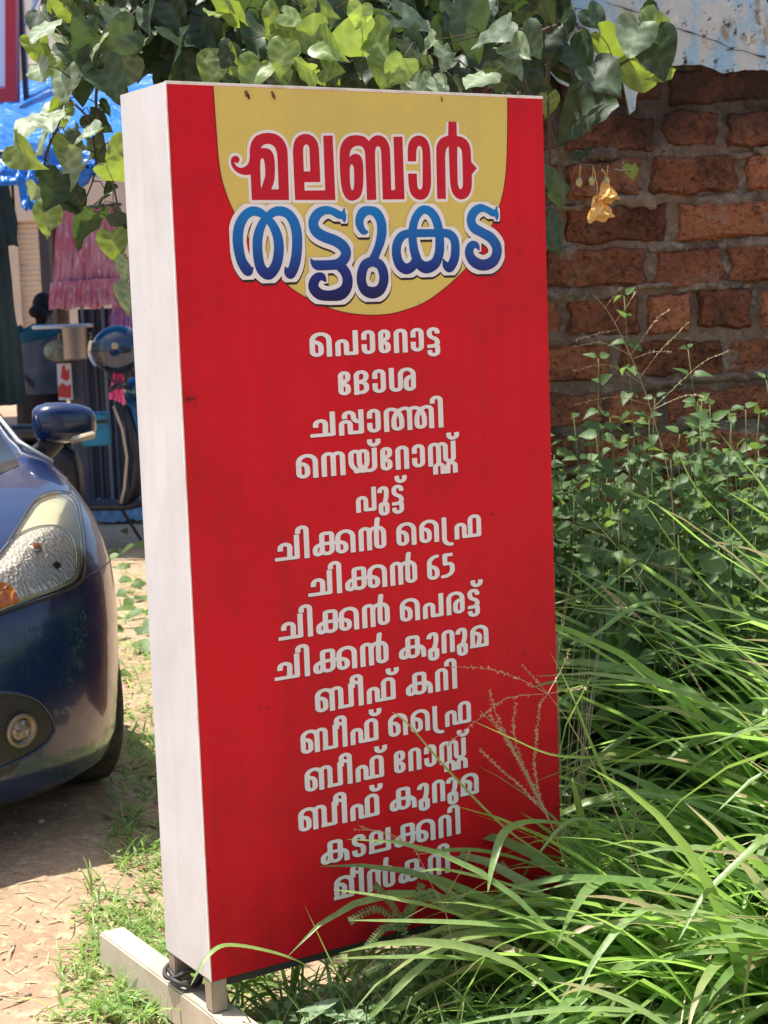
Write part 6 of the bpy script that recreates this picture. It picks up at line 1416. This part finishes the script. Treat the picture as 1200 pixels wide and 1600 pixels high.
climber('dense dark climber with some yellow green leaves above the top edge of the sign', 
        [(365, 30, 85, 'y', 4.0), (340, 20, 60, 'y', 4.0), (355, 95, 60, 'y', 3.95), (330, 110, 55, 'y', 3.95), (460, 30, 55, 'y', 3.9, 'hang'), (480, 60, 60, 'y', 3.9), (515, 75, 55, 'y', 3.85), (440, 90, 50, 'y', 3.85), (470, 105, 50, 'y', 3.85), (500, 20, 60, 'y', 3.9), (545, 60, 70, 'y', 3.95), (560, 25, 50, 'y', 3.9), (590, 65, 60, 'y', 3.95), (425, 40, 60, 'y', 3.95), (520, 110, 50, 'y', 3.9), (395, 120, 60, 'y', 3.9), (405, 60, 70, 'd', 4), (600, 110, 55, 'y', 4.0),
         (735, 40, 100, 'd', 4.1), (770, 55, 70, 'd', 4.05), (700, 60, 70, 'd', 4.2), (745, 125, 60, 'p', 4.0, 'up'), (680, 135, 50, 'p', 4.0, 'up'), (655, 140, 45, 'p', 4.0, 'up'), (785, 120, 60, 'd', 4.1), (800, 110, 50, 'p', 4.05), (640, 30, 80, 'd', 4.1), (600, 20, 70, 'd', 4.15), (385, 15, 80, 'd', 4.1), (300, 60, 90, 'd', 4.1), (330, 70, 80, 'd', 4.1), (300, 110, 70, 'd', 4.1), (365, 105, 70, 'd', 4.05)],
        [(150, U(265, 850), U(-30, 135), 4.2, 4.7, (55, 90), 'dddddd'), (190, U(265, 850), U(-60, 150), 4.7, 5.3, (55, 85), 'dddddd'), (26, Gs(500, 70), U(-20, 120), 3.9, 4.2, (32, 58), 'yydd'), (60, U(265, 860), U(-260, -40), 4.2, 5.2, (60, 85), 'ddy'), (12, U(640, 830), U(60, 150), 4.0, 4.2, (35, 60), 'dp')],
        [(4.4, .012, [(200, -60), (350, 20), (500, 60), (650, 40), (800, 60), (870, 40)]), (4.3, .008, [(300, -100), (420, 40), (470, 110), (500, 180)]), (4.3, .008, [(600, -100), (640, 20), (700, 110), (720, 170)]), (4.6, .01, [(420, -120), (560, 20), (700, 90), (850, 120)]), (4.2, .006, [(800, 60), (815, 110), (830, 160)]), (4.2, .006, [(350, 20), (330, 90), (310, 140)])], 32, at(560, 60, 4.4))
sprig = climber('climber sprig with big round leaves and two yellow flowers in front of the brick wall',
        [(868, 42, 70, 'd', 4.9, 'hang'), (842, 48, 60, 'd', 4.8), (905, 92, 72, 'd', 4.9, 'hang'), (890, 95, 60, 'd', 4.95), (945, 125, 92, 'd', 4.8, 'hang'), (990, 62, 80, 'p', 4.75, 'hang'), (1032, 50, 66, 'y', 4.85, 'hang'), (1028, 85, 78, 'd', 4.8, 'hang'), (955, 70, 66, 'y', 4.95), (985, 108, 66, 'y', 4.95), (1035, 115, 45, 'y', 4.9), (907, 178, 96, 'd', 5.1, 'hang'), (872, 292, 84, 'd', 4.4, 'hang'), (862, 365, 72, 'd', 4.5, 'hang'), (905, 245, 40, 'd', 4.9, 'up'), (988, 268, 24, 'y', 4.8), (858, 165, 40, 'y', 4.6), (1010, 20, 50, 'd', 4.95), (930, 30, 40, 'd', 5.0)],
        [(10, U(830, 880), U(-60, 120), 4.7, 5.1, (45, 70), 'dddy')],
        [(4.9, .007, [(840, -60), (860, 60), (880, 108), (930, 108), (980, 95), (1030, 45)]), (4.7, .005, [(860, 60), (856, 150), (865, 220), (890, 250), (935, 262), (985, 268)]), (4.5, .004, [(856, 150), (860, 260), (868, 330)]), (4.85, .003, [(930, 108), (905, 140), (905, 170)])], 33, at(930, 110, 4.9))
M_pet = leaf_mat('petal', [(.88, .60, .20), (.92, .68, .30)], (.95, .62, .22), .4, .6, .2, vein=False)
def petal(mb, c, d, rad, L, W, o):
    d = d.normalized(); s = d.cross(rad).normalized(); u = s.cross(d); V = []; n, m = 9, 8
    for i in range(n + 1):
        t = i / n; hw = W * .5 * (.25 + .75 * min(1, t * 1.6)) * math.sqrt(max(0, 1 - max(0, (t - .62) / .40) ** 2)) + .0003
        for j in range(m + 1):
            q = j / m * 2 - 1; V.append(c + d * (L * t * (1 - .06 * q * q)) + s * hw * q + u * (L * (.28 * t * t - .10 * q * q + .10 * t * noise.noise(Vector((q * 2 + o, t * 3, o))))))
    mb.add(V, [(i * (m + 1) + j, i * (m + 1) + j + 1, (i + 1) * (m + 1) + j + 1, (i + 1) * (m + 1) + j) for i in range(n) for j in range(m)])
for px, py, s_ in ((944, 297, 34), (932, 322, 40)):
    mb = MB(); c = at(px, py - s_ * .4, 4.72); L = s_ / CF * 4.72
    for k in range(5):
        a = 6.28 * k / 5; rad = Vector((math.cos(a), math.sin(a), 0)); d = (Vector((.15, -.25, -1)) + rad * .28).normalized()
        petal(mb, c, d, rad, L * 1.05, L * .85, k * 3.7 + px)
    mb.tube([c + Vector((0, 0, -.004)), c + Vector((.004, 0, .02)), at(px - 4, 264, 4.7)], .0016, 5); mb.build('flower', M_pet, sprig, smooth=True)
mb = MB(); M_bud = pm('bud', (.45, .42, .2), .6)
for px, py in ((925, 283), (905, 285), (948, 283)):
    mb = MB(); mb.ball(at(px, py, 4.72), .009, 6, (1, 1, 1.4)); mb.tube([at(px, py - 3, 4.72), at(px + 2, 258, 4.7)], .0012, 5); mb.build('bud', M_bud, sprig, smooth=True)
